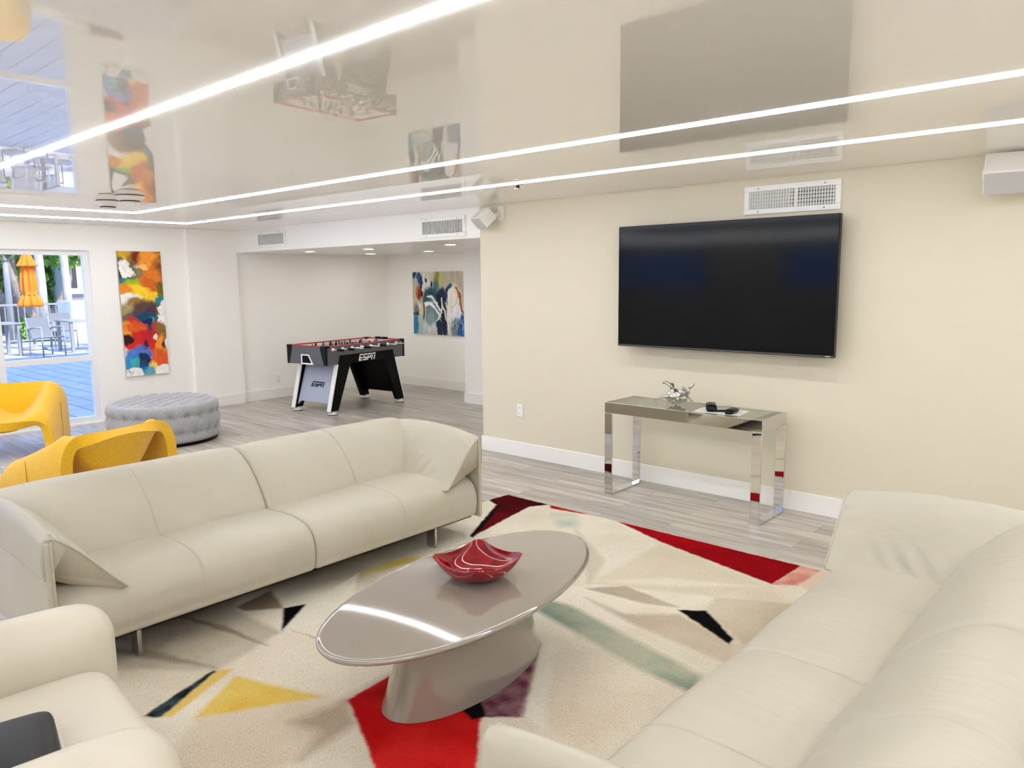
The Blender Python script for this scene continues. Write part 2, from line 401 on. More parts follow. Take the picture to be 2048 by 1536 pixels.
for (x, y), lb in (((-3.46, .5), 'round recessed downlight in the alcove ceiling, nearest the column'),
                   ((-2.46, .65), 'round recessed downlight in the alcove ceiling, front row above the football table'),
                   ((-3.73, 1.66), 'round recessed downlight in the alcove ceiling, back row in the left corner'),
                   ((-2.62, 1.74), 'round recessed downlight in the alcove ceiling, back row above the blue painting'),
                   ((-1.08, .66), 'round recessed downlight in the alcove ceiling, front row beside the television wall corner')):
    t_ = thing('downlight', lb, 'light', (x, y, HH), 0, 'alcove ceiling downlights')
    MB().lathe([(.085, 0), (.085, -.005), (.062, -.007), (.062, -.001)], 28).build('trim_ring', M['white'], t_)
    MB().lathe([(.06, -.001), (.06, -.004), (.002, -.004)], 28).build('lens', M['down'], t_)

# ------------------------------------------------------------------ air vents
def vent(x0, x1, z0, z1, label, split=False, n=26):
    cx, cz = (x0+x1)/2, (z0+z1)/2; w, h = x1-x0, z1-z0
    t_ = thing('air_vent', label, 'vent', (cx, 0, cz), 0, 'white wall air vents')
    b = .036
    fb = MB()
    for a, c in (((-w/2, -h/2), (w/2, -h/2+b)), ((-w/2, h/2-b), (w/2, h/2)), ((-w/2, -h/2+b), (-w/2+b, h/2-b)), ((w/2-b, -h/2+b), (w/2, h/2-b))):
        fb.box((a[0], -.012, a[1]), (c[0], -.0005, c[1]))
    fb.build('frame', M['whitemet'], t_, .003)
    MB().box((-w/2+b, -.0030, -h/2+b), (w/2-b, -.0006, h/2-b)).build('backing', M['dark'], t_)
    lb = MB(); iw = w-2*b
    for k in range(n):
        x = -iw/2 + (k+.5)*iw/n; tw = .30 if not split else (.5 if x > 0.0 else -.3)
        R = Matrix.Rotation(tw, 3, 'Z'); lb.obox((x, -.009, 0), (.0042 if not split else .0022, .0075, h/2-b), R)
    lb.build('louvres', M['louvre'] if not split else M['whitemet'], t_)
    hb = MB()
    for k in range(5):
        z = -h/2+b+(k+.5)*(h-2*b)/5
        hb.box((-iw/2, -.0045, z-.0085), (iw/2 if split else iw/2, -.003, z+.0085))
    hb.build('damper_blades', M['louvre'], t_)
    if split: MB().box((.03, -.016, -h/2+b), (.045, -.002, h/2-b)).build('divider', M['white'], t_)
    for sx in (-1, 1):
        for sz in (-1, 1): MB().tube([(sx*(w/2-.10), -.0145, sz*(h/2-.018)), (sx*(w/2-.10), -.011, sz*(h/2-.018))], .004, 8).build('screw', M['dark'], t_)
vent(2.516, 3.154, 2.0, 2.188, 'white air vent on the wall directly above the television', True, 32)
vent(-.807, -.182, 1.986, 2.175, 'white air vent at the right end of the alcove header, beside the corner speaker')
vent(-3.833, -3.194, 2.0, 2.194, 'white air vent at the left end of the alcove header, beside the column')
t_ = thing('wall_grille', 'low beige wall grille near the floor behind the tufted ottoman', 'vent', (XW, -1.38, .115))
MB().box((.0005, -.19, -.075), (.016, .19, .075)).build('frame', plain('beige_grille', S(176, 164, 146), .5), t_, .004)
MB().box((.0155, -.15, -.045), (.02, .15, .045)).build('mesh', M['dark'], t_)

# ------------------------------------------------------------------ outlets
def outlet(M4, label):
    t_ = thing('wall_outlet', label, 'outlet'); t_.matrix_world = M4
    MB().box((-.035, -.006, -.0575), (.035, -.0003, .0575)).build('plate', M['white'], t_, .003)
    for z in (-.026, .026):
        MB().box((-.017, -.0085, z-.015), (.017, -.0055, z+.015)).build('socket', M['whitemet'], t_, .004)
        for x_ in (-.0075, .0075): MB().box((x_-.0015, -.0095, z-.001), (x_+.0015, -.008, z+.009)).build('slot', M['black'], t_)
        MB().box((-.002, -.0095, z-.011), (.002, -.008, z-.006)).build('ground_hole', M['black'], t_)
outlet(Matrix.Translation((.461, 0, .422)), 'white double wall outlet on the television wall left of the console table')
outlet(Matrix.Translation((XA, .535, .265)) @ Matrix.Rotation(PI/2, 4, 'Z'), 'white wall outlet on the alcove side wall left of the football table')

# ------------------------------------------------------------------ speakers
def speaker(loc, yaw, pitch, wallp, label, sz=(.115, .085, .07)):
    t_ = thing('wall_speaker', label, 'speaker', loc, 0, 'white wall speakers')
    R = Matrix.Rotation(yaw, 3, 'Z') @ Matrix.Rotation(pitch, 3, 'X')
    MB().obox((0, 0, 0), sz, R).build('cabinet', M['white'], t_, .006)
    MB().obox(R @ Vector((0, -sz[1]-.002, 0)), (sz[0]-.006, .004, sz[2]-.006), R).build('grille', M['grille'], t_, .002)
    for s in (-1, 1): MB().obox(R @ Vector((s*(sz[0]+.004), .0, 0)), (.004, .02, .02), R).build('bracket_knob', M['white'], t_, .003)
    q = Vector(wallp) - Vector(loc)
    MB().box((q.x-.035, q.y-.012, q.z-.06), (q.x+.035, q.y-.0005, q.z+.06)).build('wall_plate', M['white'], t_, .003)
    MB().tube([(q.x, q.y-.01, q.z), (q.x*.5, q.y*.6, q.z*.6), (0, 0, 0)], .014).build('bracket', M['white'], t_)
speaker((.165, -.12, 2.118), math.radians(-24), math.radians(42), (.265, 0, 2.16), 'white wall speaker tilted down at the corner of the alcove opening', (.095, .068, .06))
speaker((4.10, -.15, 2.118), math.radians(8), math.radians(40), (4.05, 0, 2.17), 'white wall speaker high on the television wall at the right edge', (.15, .09, .072))

# ------------------------------------------------------------------ colour fields for the rug and the paintings
def vnoise(X, Y, sc, seed, octv=3):
    """smooth value noise on arrays"""
    tot = np.zeros_like(X); amp = 1.0; nrm = 0
    for o in range(octv):
        r_ = np.random.default_rng(seed*31+o); G = r_.random((64, 64))
        x = X*sc*2**o + 1000; y = Y*sc*2**o + 1000
        i = np.floor(x).astype(int); j = np.floor(y).astype(int); fx = x-i; fy = y-j
        fx = fx*fx*(3-2*fx); fy = fy*fy*(3-2*fy)
        g = lambda a, b: G[a % 64, b % 64]
        tot += amp*((g(i, j)*(1-fx)+g(i+1, j)*fx)*(1-fy)+(g(i, j+1)*(1-fx)+g(i+1, j+1)*fx)*fy); nrm += amp; amp *= .5
    return tot/nrm - .5
def sdf_poly(X, Y, poly):
    d = np.full(X.shape, 1e9); ins = np.zeros(X.shape, bool); n = len(poly)
    for i in range(n):
        ax, ay = poly[i]; bx, by = poly[(i+1) % n]; ex, ey = bx-ax, by-ay
        tt = np.clip(((X-ax)*ex+(Y-ay)*ey)/(ex*ex+ey*ey+1e-12), 0, 1)
        d = np.minimum(d, np.hypot(X-ax-tt*ex, Y-ay-tt*ey))
        c = (ay > Y) != (by > Y)
        ins ^= c & (X < (bx-ax)*(Y-ay)/(by-ay+1e-12)+ax)
    return np.where(ins, -d, d)
def lin(c): return np.array(S(*c)[:3])
def blend(C, a, col):
    a = np.clip(a, 0, 1)[..., None]; return C*(1-a)+np.asarray(col)*a
def paint_mesh(name, X, Y, Z, C, mat, parent=None):
    nu, nv = X.shape; me = bpy.data.meshes.new(name)
    me.vertices.add(nu*nv); me.vertices.foreach_set('co', np.stack([X, Y, Z], -1).astype(np.float32).ravel())
    i, j = np.meshgrid(np.arange(nu-1), np.arange(nv-1), indexing='ij'); a = (i*nv+j).ravel()
    q = np.stack([a, a+nv, a+nv+1, a+1], 1); nf = len(q)
    me.loops.add(nf*4); me.loops.foreach_set('vertex_index', q.astype(np.int32).ravel())
    me.polygons.add(nf); me.polygons.foreach_set('loop_start', np.arange(0, nf*4, 4, dtype=np.int32))
    me.update(calc_edges=True)
    at = me.color_attributes.new('paint', 'FLOAT_COLOR', 'POINT')
    at.data.foreach_set('color', np.concatenate([C, np.ones(C.shape[:2]+(1,))], -1).astype(np.float32).ravel())
    me.materials.append(mat); me.polygons.foreach_set('use_smooth', [True]*nf)
    o = bpy.data.objects.new(name, me); COL.objects.link(o)
    if parent: o.parent = parent
    return o

# ------------------------------------------------------------------ rug
RX0, RX1, RY0, RY1 = 1.19, 4.24, -4.86, -1.0
nx_, ny_ = 470, 594
gx = np.linspace(0, RX1-RX0, nx_); gy = np.linspace(0, RY1-RY0, ny_)
Xl, Yl = np.meshgrid(gx, gy, indexing='ij'); Xw, Yw = Xl+RX0, Yl+RY0
jx = vnoise(Xw, Yw, 26, 3, 2)*.012; jy = vnoise(Xw, Yw, 26, 4, 2)*.012
Xj, Yj = Xw+jx, Yw+jy
cream = lin((244, 235, 215)); C = np.zeros(Xw.shape+(3,))+cream
mott = vnoise(Xw, Yw, 1.6, 5, 5)
C = blend(C, np.clip(mott*2.2, 0, .55), lin((206, 190, 166)))
C = blend(C, np.clip(-mott*2.0-.1, 0, .7), lin((247, 241, 224)))
def poly(pts, col, soft=.006, amt=1.0, mod=None, mcol=None):
    global C
    d = sdf_poly(Xj, Yj, pts); a = amt*np.clip(.5-d/(2*soft), 0, 1)
    cc = np.zeros(C.shape)+lin(col)
    if mod is not None:
        cc = blend(cc, np.clip(.5+vnoise(Xw, Yw, mod, 9, 5)*2.4, 0, 1), lin(mcol))
    C = C*(1-a[..., None])+cc*a[..., None]
# soft facets
poly([(1.2, -2.0), (1.6, -2.0), (1.75, -2.7), (1.42, -3.07), (1.2, -3.2)], (188, 174, 150), .10, .75, 3, (214, 204, 182))
poly([(1.2, -3.1), (1.5, -3.31), (1.88, -3.29), (1.97, -3.66), (1.68, -3.89), (1.2, -4.2)], (178, 166, 146), .02, .9, 4, (206, 196, 176))
poly([(1.88, -3.29), (2.5, -3.1), (2.6, -3.42), (2.0, -3.64)], (240, 228, 208), .02, .8)
poly([(2.57, -3.43), (2.08, -3.62), (2.24, -3.87), (2.6, -4.2), (2.75, -3.75)], (222, 206, 182), .02, .8, 3, (236, 224, 202))
poly([(2.57, -3.43), (2.53, -3.66), (2.66, -3.62), (2.75, -3.75), (2.72, -3.5)], (176, 158, 134), .03, .8)
poly([(2.0, -1.35), (2.6, -1.2), (2.62, -2.0), (2.3, -2.2)], (228, 216, 192), .012, .8, 3, (238, 230, 210))
poly([(2.6, -1.2), (3.3, -1.4), (3.2, -1.68), (2.62, -1.95)], (222, 210, 184), .02, .7)
poly([(2.64, -2.01), (2.79, -1.85), (3.13, -1.9), (2.98, -1.97)], (176, 160, 138), .012, .85, 4, (200, 186, 162))
poly([(2.71, -2.1), (2.96, -2.13), (3.16, -1.97), (3.5, -2.08), (3.55, -2.25), (3.02, -2.19)], (188, 172, 148), .02, .85, 4, (210, 196, 172))
poly([(3.2, -1.68), (3.55, -1.5), (3.7, -1.7), (3.55, -2.08), (3.24, -1.85)], (198, 184, 158), .015, .85, 4, (216, 204, 180))
poly([(2.9, -2.6), (3.5, -2.55), (3.6, -3.3), (3.2, -3.2)], (214, 192, 166), .15, .6, 3, (232, 218, 196))
poly([(2.58, -2.36), (2.56, -2.24), (2.71, -2.22), (3.5, -2.40), (3.55, -2.55), (3.28, -2.52)], (128, 146, 130), .022, .95, 5, (184, 184, 160))
poly([(1.74, -1.14), (1.86, -1.05), (2.05, -1.28), (1.95, -1.34)], (168, 190, 182), .04, .8, 6, (226, 220, 200))
poly([(1.64, -2.70), (1.57, -2.58), (1.62, -2.23), (1.69, -2.30)], (206, 180, 60), .02, .9, 8, (214, 200, 140))
poly([(1.47, -3.29), (1.42, -3.07), (1.62, -3.13), (1.66, -3.15), (1.54, -3.29)], (120, 98, 70), .012, .85, 5, (150, 132, 104))
poly([(1.71, -3.05), (1.58, -2.63), (1.98, -3.01), (1.87, -3.28)], (246, 240, 222), .008, .9)
poly([(1.2, -3.55), (1.66, -3.42), (1.95, -3.40), (1.66, -3.46)], (136, 118, 92), .012, .8)
poly([(1.3, -3.95), (1.62, -3.74), (1.96, -3.64), (1.64, -3.80)], (132, 122, 104), .015, .7)
poly([(1.9, -3.25), (2.2, -3.18), (2.45, -3.12), (2.2, -3.20)], (170, 148, 118), .008, .8)
poly([(2.62, -1.9), (2.9, -1.62), (3.3, -1.42), (2.95, -1.72)], (244, 236, 216), .02, .7)
poly([(2.05, -1.30), (2.5, -1.62), (2.64, -1.98), (2.4, -1.7)], (200, 186, 160), .02, .6)
poly([(1.66, -3.15), (1.71, -3.05), (1.87, -3.28)], (14, 13, 14))
poly([(1.98, -3.645), (2.02, -3.60), (2.17, -3.92), (2.14, -3.95)], (232, 196, 92), .008, .9)
poly([(2.08, -3.62), (2.48, -3.48), (2.24, -3.87)], (226, 186, 66), .012, .95, 6, (238, 208, 110))
poly([(1.965, -3.655), (1.985, -3.655), (2.14, -3.945), (2.09, -3.985), (2.055, -3.92)], (24, 30, 34), .006, 1, 30, (60, 78, 80))
poly([(1.18, -1.19), (1.21, -1.0), (1.6, -1.0), (1.52, -1.13), (1.65, -1.82), (1.50, -1.59), (1.31, -1.24)], (104, 8, 14), .006, 1, 4, (58, 6, 10))
poly([(1.33, -1.24), (1.345, -1.235), (1.54, -1.58), (1.66, -1.83), (1.63, -1.83), (1.50, -1.60)], (20, 12, 12))
poly([(1.6, -1.0), (2.0, -1.0), (1.83, -1.035), (1.66, -1.065)], (170, 22, 20), .006, 1, 9, (210, 92, 60))
poly([(2.12, -0.99), (3.37, -0.99), (3.35, -1.35), (2.61, -1.17)], (166, 8, 20), .006, 1, 4, (140, 6, 14))
poly([(3.37, -0.99), (3.48, -0.98), (3.46, -1.28), (3.35, -1.35)], (206, 120, 106), .008, 1, 12, (228, 176, 156))
poly([(3.48, -.99), (4.3, -.99), (4.3, -1.6), (3.46, -1.28)], (226, 200, 178), .02, .9)
poly([(3.13, -1.93), (3.24, -1.85), (3.46, -2.03), (3.47, -2.09)], (12, 11, 12))
poly([(2.57, -3.43), (2.55, -3.20), (2.86, -3.10), (3.04, -3.19), (3.35, -3.55), (3.25, -3.9), (2.98, -3.62)], (186, 14, 18), .006, 1, 4, (216, 40, 36))
poly([(2.55, -3.20), (2.57, -3.43), (2.80, -3.24)], (120, 6, 12), .05, .6)
poly([(2.86, -3.16), (2.88, -3.03), (3.06, -3.15), (3.02, -3.22)], (22, 14, 16), .006, 1)
poly([(2.88, -3.05), (2.84, -2.60), (3.15, -3.08), (3.05, -3.17)], (104, 56, 70), .006, 1, 22, (150, 108, 116))
poly([(3.15, -3.08), (2.84, -2.6), (2.90, -2.58), (3.26, -3.1)], (244, 238, 222), .02, .7)
rug = thing('area_rug', 'cream area rug with red, black, teal and yellow geometric facets under the coffee table', 'rug', (RX0, RY0, 0))
Z_ = np.full(Xl.shape, .013) + vnoise(Xw, Yw, 40, 12, 2)*.003
ed = np.minimum(np.minimum(Xl, Xl.max()-Xl), np.minimum(Yl, Yl.max()-Yl)); Z_ = np.where(ed < .004, .006, Z_)
paint_mesh('pile', Xl, Yl, Z_, C, M['rug'], rug)
MB().box((0.002, .002, .0005), (RX1-RX0-.002, RY1-RY0-.002, .007)).build('backing', plain('rug_backing', S(210, 200, 180), .9), rug)

# ------------------------------------------------------------------ paintings
def canvas_base(nu, nv, w, h, seed, warp=.06, wsc=5):
    U, V = np.meshgrid(np.linspace(0, 1, nu), np.linspace(0, 1, nv), indexing='ij')
    a = h/w
    x, y = U, V*a
    wx = vnoise(x, y, wsc, seed, 5)*warp*3.2+vnoise(x, y, 24, seed+2, 3)*warp*.9; wy = vnoise(x, y, wsc, seed+1, 5)*warp*3.2+vnoise(x, y, 24, seed+3, 3)*warp*.9
    return U, V, x+wx, y+wy, a
def ell(C, x, y, cx, cy, rx, ry, col, soft=.15, amt=1.0, rot=0):
    c, s = math.cos(rot), math.sin(rot); dx, dy = x-cx, y-cy
    d = np.sqrt(((dx*c+dy*s)/rx)**2+((-dx*s+dy*c)/ry)**2)
    return blend(C, amt*np.clip((1+soft-d)/(2*soft), 0, 1), lin(col))
U, V, x, y, a = canvas_base(150, 450, .492, 1.456, 21)
C1 = np.zeros(U.shape+(3,))+lin((246, 242, 236))
K = a/1420.0                                        # picture rows counted from the top of the canvas
Y_ = lambda py: a-(py)*K
for cx, py, rx, rp, col, so, am in [
    (.10, 170, .30, 200, (96, 84, 70), .3, 1), (.12, 300, .26, 90, (40, 62, 58), .4, .9),
    (.30, 20, .30, 70, (216, 170, 30), .4, 1), (.42, 60, .18, 70, (120, 92, 24), .4, .9), (.60, 50, .30, 100, (120, 22, 12), .3, 1), (.95, 60, .25, 180, (92, 8, 10), .3, 1),
    (.72, 130, .26, 190, (240, 150, 44), .35, 1), (.98, 330, .22, 240, (110, 44, 14), .4, .9), (.70, 330, .33, 170, (226, 124, 36), .25, 1), (.66, 380, .24, 90, (208, 96, 28), .3, .8), (.60, 190, .12, 40, (252, 200, 110), .3, 1),
    (.36, 230, .20, 70, (128, 116, 78), .3, .9), (.16, 190, .16, 110, (248, 244, 238), .12, 1),
    (.20, 360, .22, 70, (24, 120, 124), .4, .9), (.30, 400, .22, 90, (150, 180, 28), .35, 1), (.38, 450, .30, 70, (248, 208, 40), .5, 1), (.08, 440, .16, 70, (236, 140, 40), .3, 1),
    (.80, 540, .30, 80, (250, 206, 44), .3, 1), (.98, 480, .14, 130, (92, 96, 24), .4, .9), (.92, 590, .18, 60, (14, 132, 142), .3, 1), (.10, 560, .30, 90, (248, 244, 238), .25, 1),
    (.38, 610, .30, 80, (150, 112, 50), .4, 1), (.18, 690, .30, 90, (170, 148, 104), .4, 1), (.55, 680, .36, 100, (88, 64, 60), .35, 1), (.70, 730, .16, 90, (82, 34, 74), .4, .8),
    (.12, 770, .24, 60, (84, 78, 62), .4, .8), (.52, 780, .34, 90, (8, 72, 106), .35, 1), (.62, 800, .12, 50, (60, 190, 208), .5, 1), (.58, 900, .16, 160, (12, 36, 92), .3, 1),
    (.86, 760, .10, 120, (84, 96, 34), .3, .8), (.98, 760, .16, 190, (248, 244, 240), .10, 1),
    (.22, 950, .34, 190, (208, 34, 28), .25, 1), (.06, 880, .16, 110, (248, 160, 48), .4, 1), (.30, 860, .24, 60, (226, 92, 30), .4, .9), (.06, 990, .14, 70, (46, 10, 14), .3, 1),
    (.80, 960, .22, 150, (176, 60, 36), .3, 1), (.90, 960, .14, 120, (128, 108, 48), .35, .9), (.62, 1060, .24, 150, (190, 22, 36), .3, 1), (.70, 1150, .34, 150, (196, 36, 30), .3, 1),
    (.86, 1120, .16, 140, (244, 150, 52), .4, 1), (.80, 1250, .30, 110, (226, 92, 36), .3, 1), (.96, 1080, .06, 60, (70, 12, 16), .3, .9), (.72, 990, .06, 36, (250, 240, 230), .2, .9), (.46, 1110, .07, 90, (60, 12, 60), .3, .9),
    (.30, 1190, .30, 110, (84, 124, 208), .3, 1), (.14, 1290, .22, 110, (48, 140, 206), .3, 1), (.20, 1280, .10, 44, (60, 176, 176), .3, 1), (.42, 1250, .14, 100, (10, 36, 84), .25, 1), (.38, 1330, .10, 60, (12, 70, 120), .3, .9),
    (.62, 1370, .14, 110, (246, 214, 90), .4, 1), (.50, 1400, .16, 70, (50, 156, 196), .4, .9), (.92, 1395, .24, 70, (250, 247, 243), .10, 1), (.16, 1400, .22, 70, (250, 248, 245), .12, 1)]:
    C1 = ell(C1, x, y, cx, Y_(py), rx, rp*K, col, so*.5, am)
fine = vnoise(x, y, 14, 33, 4); C1 = C1*(1+.45*fine[..., None]); C1 = np.clip(C1, 0, 1)
pt = thing('tall_painting', 'tall narrow abstract canvas in orange, red, yellow and blue hung right of the window', 'painting', (XW, -1.215, 1.2285))
MB().box((.002, -.246, -.728), (.03, .246, .728)).build('canvas', M['canvasedge'], pt)
paint_mesh('picture', np.full(U.shape, .0312), (U-.5)*.492, (V-.5)*1.456, C1, M['canvas'], pt)
MB().tube([(.033, -.222, -.675), (.033, -.215, -.645), (.033, -.205, -.69), (.033, -.195, -.668), (.033, -.185, -.683), (.033, -.165, -.676)], .0022, 6).tube([(.033, -.215, -.712), (.033, -.17, -.70)], .0016, 6).build('signature', M['black'], pt)
U, V, x, y, a = canvas_base(260, 220, 1.12, .91, 41, .03, 6)
st = vnoise(U, V*.16, 26, 55, 4)
C2 = np.zeros(U.shape+(3,))+lin((198, 190, 172))
def EL(cx, cy, rx, ry, col, so=.25, am=1.0, rot=0):
    global C2
    C2 = ell(C2, x, y, cx, (1-cy)*a, rx, ry*a, col, so, am, rot)
for q in [(.30, .18, .20, .22, (226, 224, 214)), (.58, .16, .22, .2, (186, 178, 152)), (.80, .25, .26, .26, (188, 178, 156)), (.17, .85, .2, .2, (170, 190, 180)),
          (.45, .80, .24, .26, (206, 212, 210)), (.76, .52, .17, .32, (232, 228, 214), .15), (.82, .64, .14, .16, (236, 238, 246), .2),
          (.03, .05, .04, .06, (16, 60, 104)), (.13, .12, .06, .12, (28, 92, 142)), (.16, .2, .03, .14, (14, 44, 92)), (.26, .16, .02, .05, (30, 70, 100)), (.36, .23, .022, .07, (14, 22, 62)),
          (.47, .14, .06, .16, (150, 146, 60)), (.44, .3, .05, .16, (60, 120, 130)), (.52, .12, .03, .1, (196, 190, 90)),
          (.13, .34, .06, .10, (150, 44, 14), .3), (.18, .33, .025, .05, (60, 14, 14)), (.24, .37, .03, .05, (232, 190, 130)), (.08, .3, .025, .08, (190, 120, 60)),
          (.36, .45, .17, .16, (36, 84, 96), .15, 1, -.6), (.40, .62, .16, .18, (108, 132, 140), .2, 1, -.4), (.34, .74, .12, .12, (128, 148, 150)),
          (.57, .40, .10, .14, (12, 36, 82), .25), (.52, .46, .07, .10, (10, 22, 50)), (.58, .72, .06, .30, (8, 26, 52), .2, 1, .1), (.50, .88, .06, .13, (10, 34, 64), .2, 1, .3),
          (.70, .22, .045, .04, (24, 90, 110)), (.66, .3, .03, .1, (20, 50, 84)), (.12, .58, .09, .08, (226, 222, 216)), (.06, .60, .05, .10, (120, 118, 124)), (.05, .66, .06, .035, (24, 24, 40)), (.16, .60, .03, .09, (214, 206, 130)),
          (.205, .6, .014, .2, (14, 24, 26)), (.04, .86, .06, .2, (40, 120, 156)), (.86, .88, .14, .16, (28, 96, 160), .3), (.78, .86, .05, .16, (110, 130, 120)), (.92, .82, .05, .18, (16, 76, 146)), (.97, .9, .06, .16, (30, 130, 186))]:
    EL(*q)
# sweeping white strokes
def stroke(pts, w, col, am=1.0):
    global C2
    d = np.full(U.shape, 1e9)
    P = catmull([(p[0], (1-p[1])*a) for p in pts], 10, False)
    for (x0, y0), (x1, y1) in zip(P[:-1], P[1:]):
        ex, ey = x1-x0, y1-y0; tt = np.clip(((x-x0)*ex+(y-y0)*ey)/(ex*ex+ey*ey+1e-9), 0, 1); d = np.minimum(d, np.hypot(x-x0-tt*ex, y-y0-tt*ey))
    C2 = blend(C2, am*np.clip((w-d)/(w*.5), 0, 1), lin(col))
stroke([(.23, .50), (.34, .50), (.45, .58), (.52, .70)], .022, (240, 240, 236))
stroke([(.28, .40), (.38, .44), (.48, .52), (.53, .60)], .016, (236, 238, 236))
stroke([(.30, .36), (.40, .39), (.50, .46)], .010, (14, 40, 70))
stroke([(.57, .42), (.56, .54), (.52, .68), (.44, .80)], .012, (238, 236, 228))
stroke([(.56, .54), (.61, .68), (.64, .80), (.68, .98)], .012, (232, 230, 224))
stroke([(.80, .24), (.86, .34), (.90, .48), (.93, .60), (.96, .66)], .024, (168, 96, 44))
stroke([(.86, .46), (.80, .50), (.74, .55), (.72, .64)], .010, (226, 206, 140))
for k in range(16):
    xx = .72+k*.018; stroke([(xx, .70+.02*(k % 3)), (xx+.004, .80+.05*((k*7) % 3))], .0055, (226, 232, 238) if k % 2 else (24, 80, 140), .8)
C2 = np.clip(C2*(1+.5*st[..., None]), 0, 1)
pt = thing('square_painting', 'square abstract canvas in blue, white and rust on the alcove back wall', 'painting', (-3.235, YB, 1.248))
MB().box((-.56, -.03, -.455), (.56, -.002, .455)).build('canvas', M['canvasedge'], pt)
paint_mesh('picture', (U-.5)*1.12, np.full(U.shape, -.0312), (V-.5)*.91, C2, M['canvas2'], pt)

# ------------------------------------------------------------------ television
tv = thing('television', 'large black wall mounted flat television with dark reflective screen', 'television', (2.388, 0, 1.518))
hw, hh = .808, .449
MB().box((-hw, -.128, -hh), (hw, -.085, hh)).build('casing', M['blackplastic'], tv, .003)
MB().box((-hw*.7, -.086, -hh*.75), (hw*.7, -.062, hh*.6)).build('rear_housing', M['blackplastic'], tv, .01)
MB().box((-hw+.006, -.1305, -hh+.020), (hw-.006, -.1275, hh-.006)).build('screen', M['screen'], tv)
MB().box((-hw+.002, -.131, -hh+.004), (hw-.002, -.1265, -hh+.014)).build('lower_bar', plain('bezel_grey', S(92, 88, 84), .35, .6), tv)
MB().box((-.2, -.062, -.2), (.2, -.0005, -.16)).box((-.2, -.062, .16), (.2, -.0005, .2)).box((-.12, -.062, -.2), (-.08, -.02, .2)).box((.08, -.062, -.2), (.12, -.02, .2)).build('wall_mount', M['black'], tv)
text_obj('brand_lettering', 'VIZIO', .013, M['whitemet'], tv, Matrix.Translation((hw-.036, -.1315, -hh+.0092)) @ Matrix.Rotation(PI/2, 4, 'X'), .0003)

# ------------------------------------------------------------------ console table and the things on it
CX0, CX1, CY0, CY1, CZ = 1.712, 2.904, -.492, -.10, .69
ct = thing('console_table', 'mirror polished chrome console table with glass top under the television', 'table', ((CX0+CX1)/2, (CY0+CY1)/2, 0))
L2, D2 = (CX1-CX0)/2, (CY1-CY0)/2; pw = .064; th = .012; ah = .078
for s, nm in ((-1, 'leg_frame'), (1, 'leg_frame')):
    xa, xb = (-L2, -L2+pw) if s < 0 else (L2-pw, L2)
    fb = MB()
    fb.box((xa, -D2, 0), (xb, -D2+th, CZ-ah)).box((xa, D2-th, 0), (xb, D2, CZ-ah)).box((xa, -D2+th, 0), (xb, D2-th, th))
    fb.build('leg_frame', M['chrome'], ct, .0015)
MB().box((-L2, -D2, CZ-ah), (L2, -D2+th, CZ)).build('front_apron', M['chrome'], ct, .0015)
MB().box((-L2, D2-th, CZ-ah), (L2, D2, CZ)).build('rear_apron', M['chrome'], ct, .0015)
for s in (-1, 1):
    xa, xb = (-L2, -L2+th) if s < 0 else (L2-th, L2)
    MB().box((xa, -D2+th, CZ-ah), (xb, D2-th, CZ)).build('side_apron', M['chrome'], ct, .0015)
MB().box((-L2+th, -D2+th, CZ-.012), (L2-th, D2-th, CZ-.002)).build('glass_top', M['topglass'], ct)
GZ = CZ-.002
# silver root sculpture
sc = thing('root_sculpture', 'silver metal driftwood sculpture on the left part of the console table', 'sculpture', (2.175, -.30, GZ))
mb = MB(); rr = random.Random(5)
def branch(p, d, r0, n, step, curl, taper=.86):
    pts = [Vector(p)]; rs = [r0]; d = Vector(d).normalized()
    for k in range(n):
        d = (d+Vector((rr.uniform(-1, 1), rr.uniform(-1, 1), rr.uniform(-.7, .9)))*curl).normalized()
        pts.append(pts[-1]+d*step); rs.append(rs[-1]*taper*rr.uniform(.85, 1.2))
    mb.tube(pts, rs, 8); return pts
R_ = []
for i in range(17):
    th_ = PI*i/16; row = []
    for k in range(28):
        ph = 2*PI*k/28; d = Vector((math.sin(th_)*math.cos(ph), math.sin(th_)*math.sin(ph), math.cos(th_)))
        f = 1+.55*mnoise.noise(d*2.6)+.35*mnoise.noise(d*5.5+Vector((3, 1, 2)))
        row.append((.010+.070*d.x*f, .044*d.y*f, .062+.050*d.z*f))
    R_.append(row)
mb.grid(R_, False, True, True)
core = branch((-.01, 0, .012), (.05, 0, 1), .024, 5, .022, .35, .97)
branch((.01, .01, .06), (.9, .1, .25), .022, 5, .022, .45)
branch((0, -.01, .07), (-.8, -.1, -.05), .02, 5, .02, .4)
branch((-.01, 0, .09), (-.35, 0, 1), .017, 4, .018, .25, .95)
mb.tube([(-.025, 0, .13), (-.05, 0, .155), (-.072, .0, .158), (-.09, 0, .15)], [.012, .014, .012, .006], 8)
for k in range(16):
    q = core[rr.randrange(len(core))]
    branch(q + Vector((rr.uniform(-.05, .06), rr.uniform(-.03, .03), rr.uniform(-.02, .02))), (rr.uniform(-1, 1), rr.uniform(-1, 1), rr.uniform(-.2, .6)), rr.uniform(.007, .014), 3, .018, .5)
for k in range(7): branch((.07+rr.uniform(-.01, .02), rr.uniform(-.02, .02), .07+rr.uniform(-.02, .02)), (1, rr.uniform(-.6, .6), rr.uniform(-.3, .9)), .008, 3, .014, .5)
for q in mb.v: pass
mb.v = [(q[0]*1.12, q[1]*1.12, max(q[2]*1.0, .001)) for q in mb.v]
mb.build('sculpture_body', M['silver'], sc, 0, 2, 1)
tag(MB().box((-.16, -.10, 0), (.16, .10, .0015)).build('paper_sheet', M['white']), 'white sheet of paper on the console table under the remotes', 'paper')
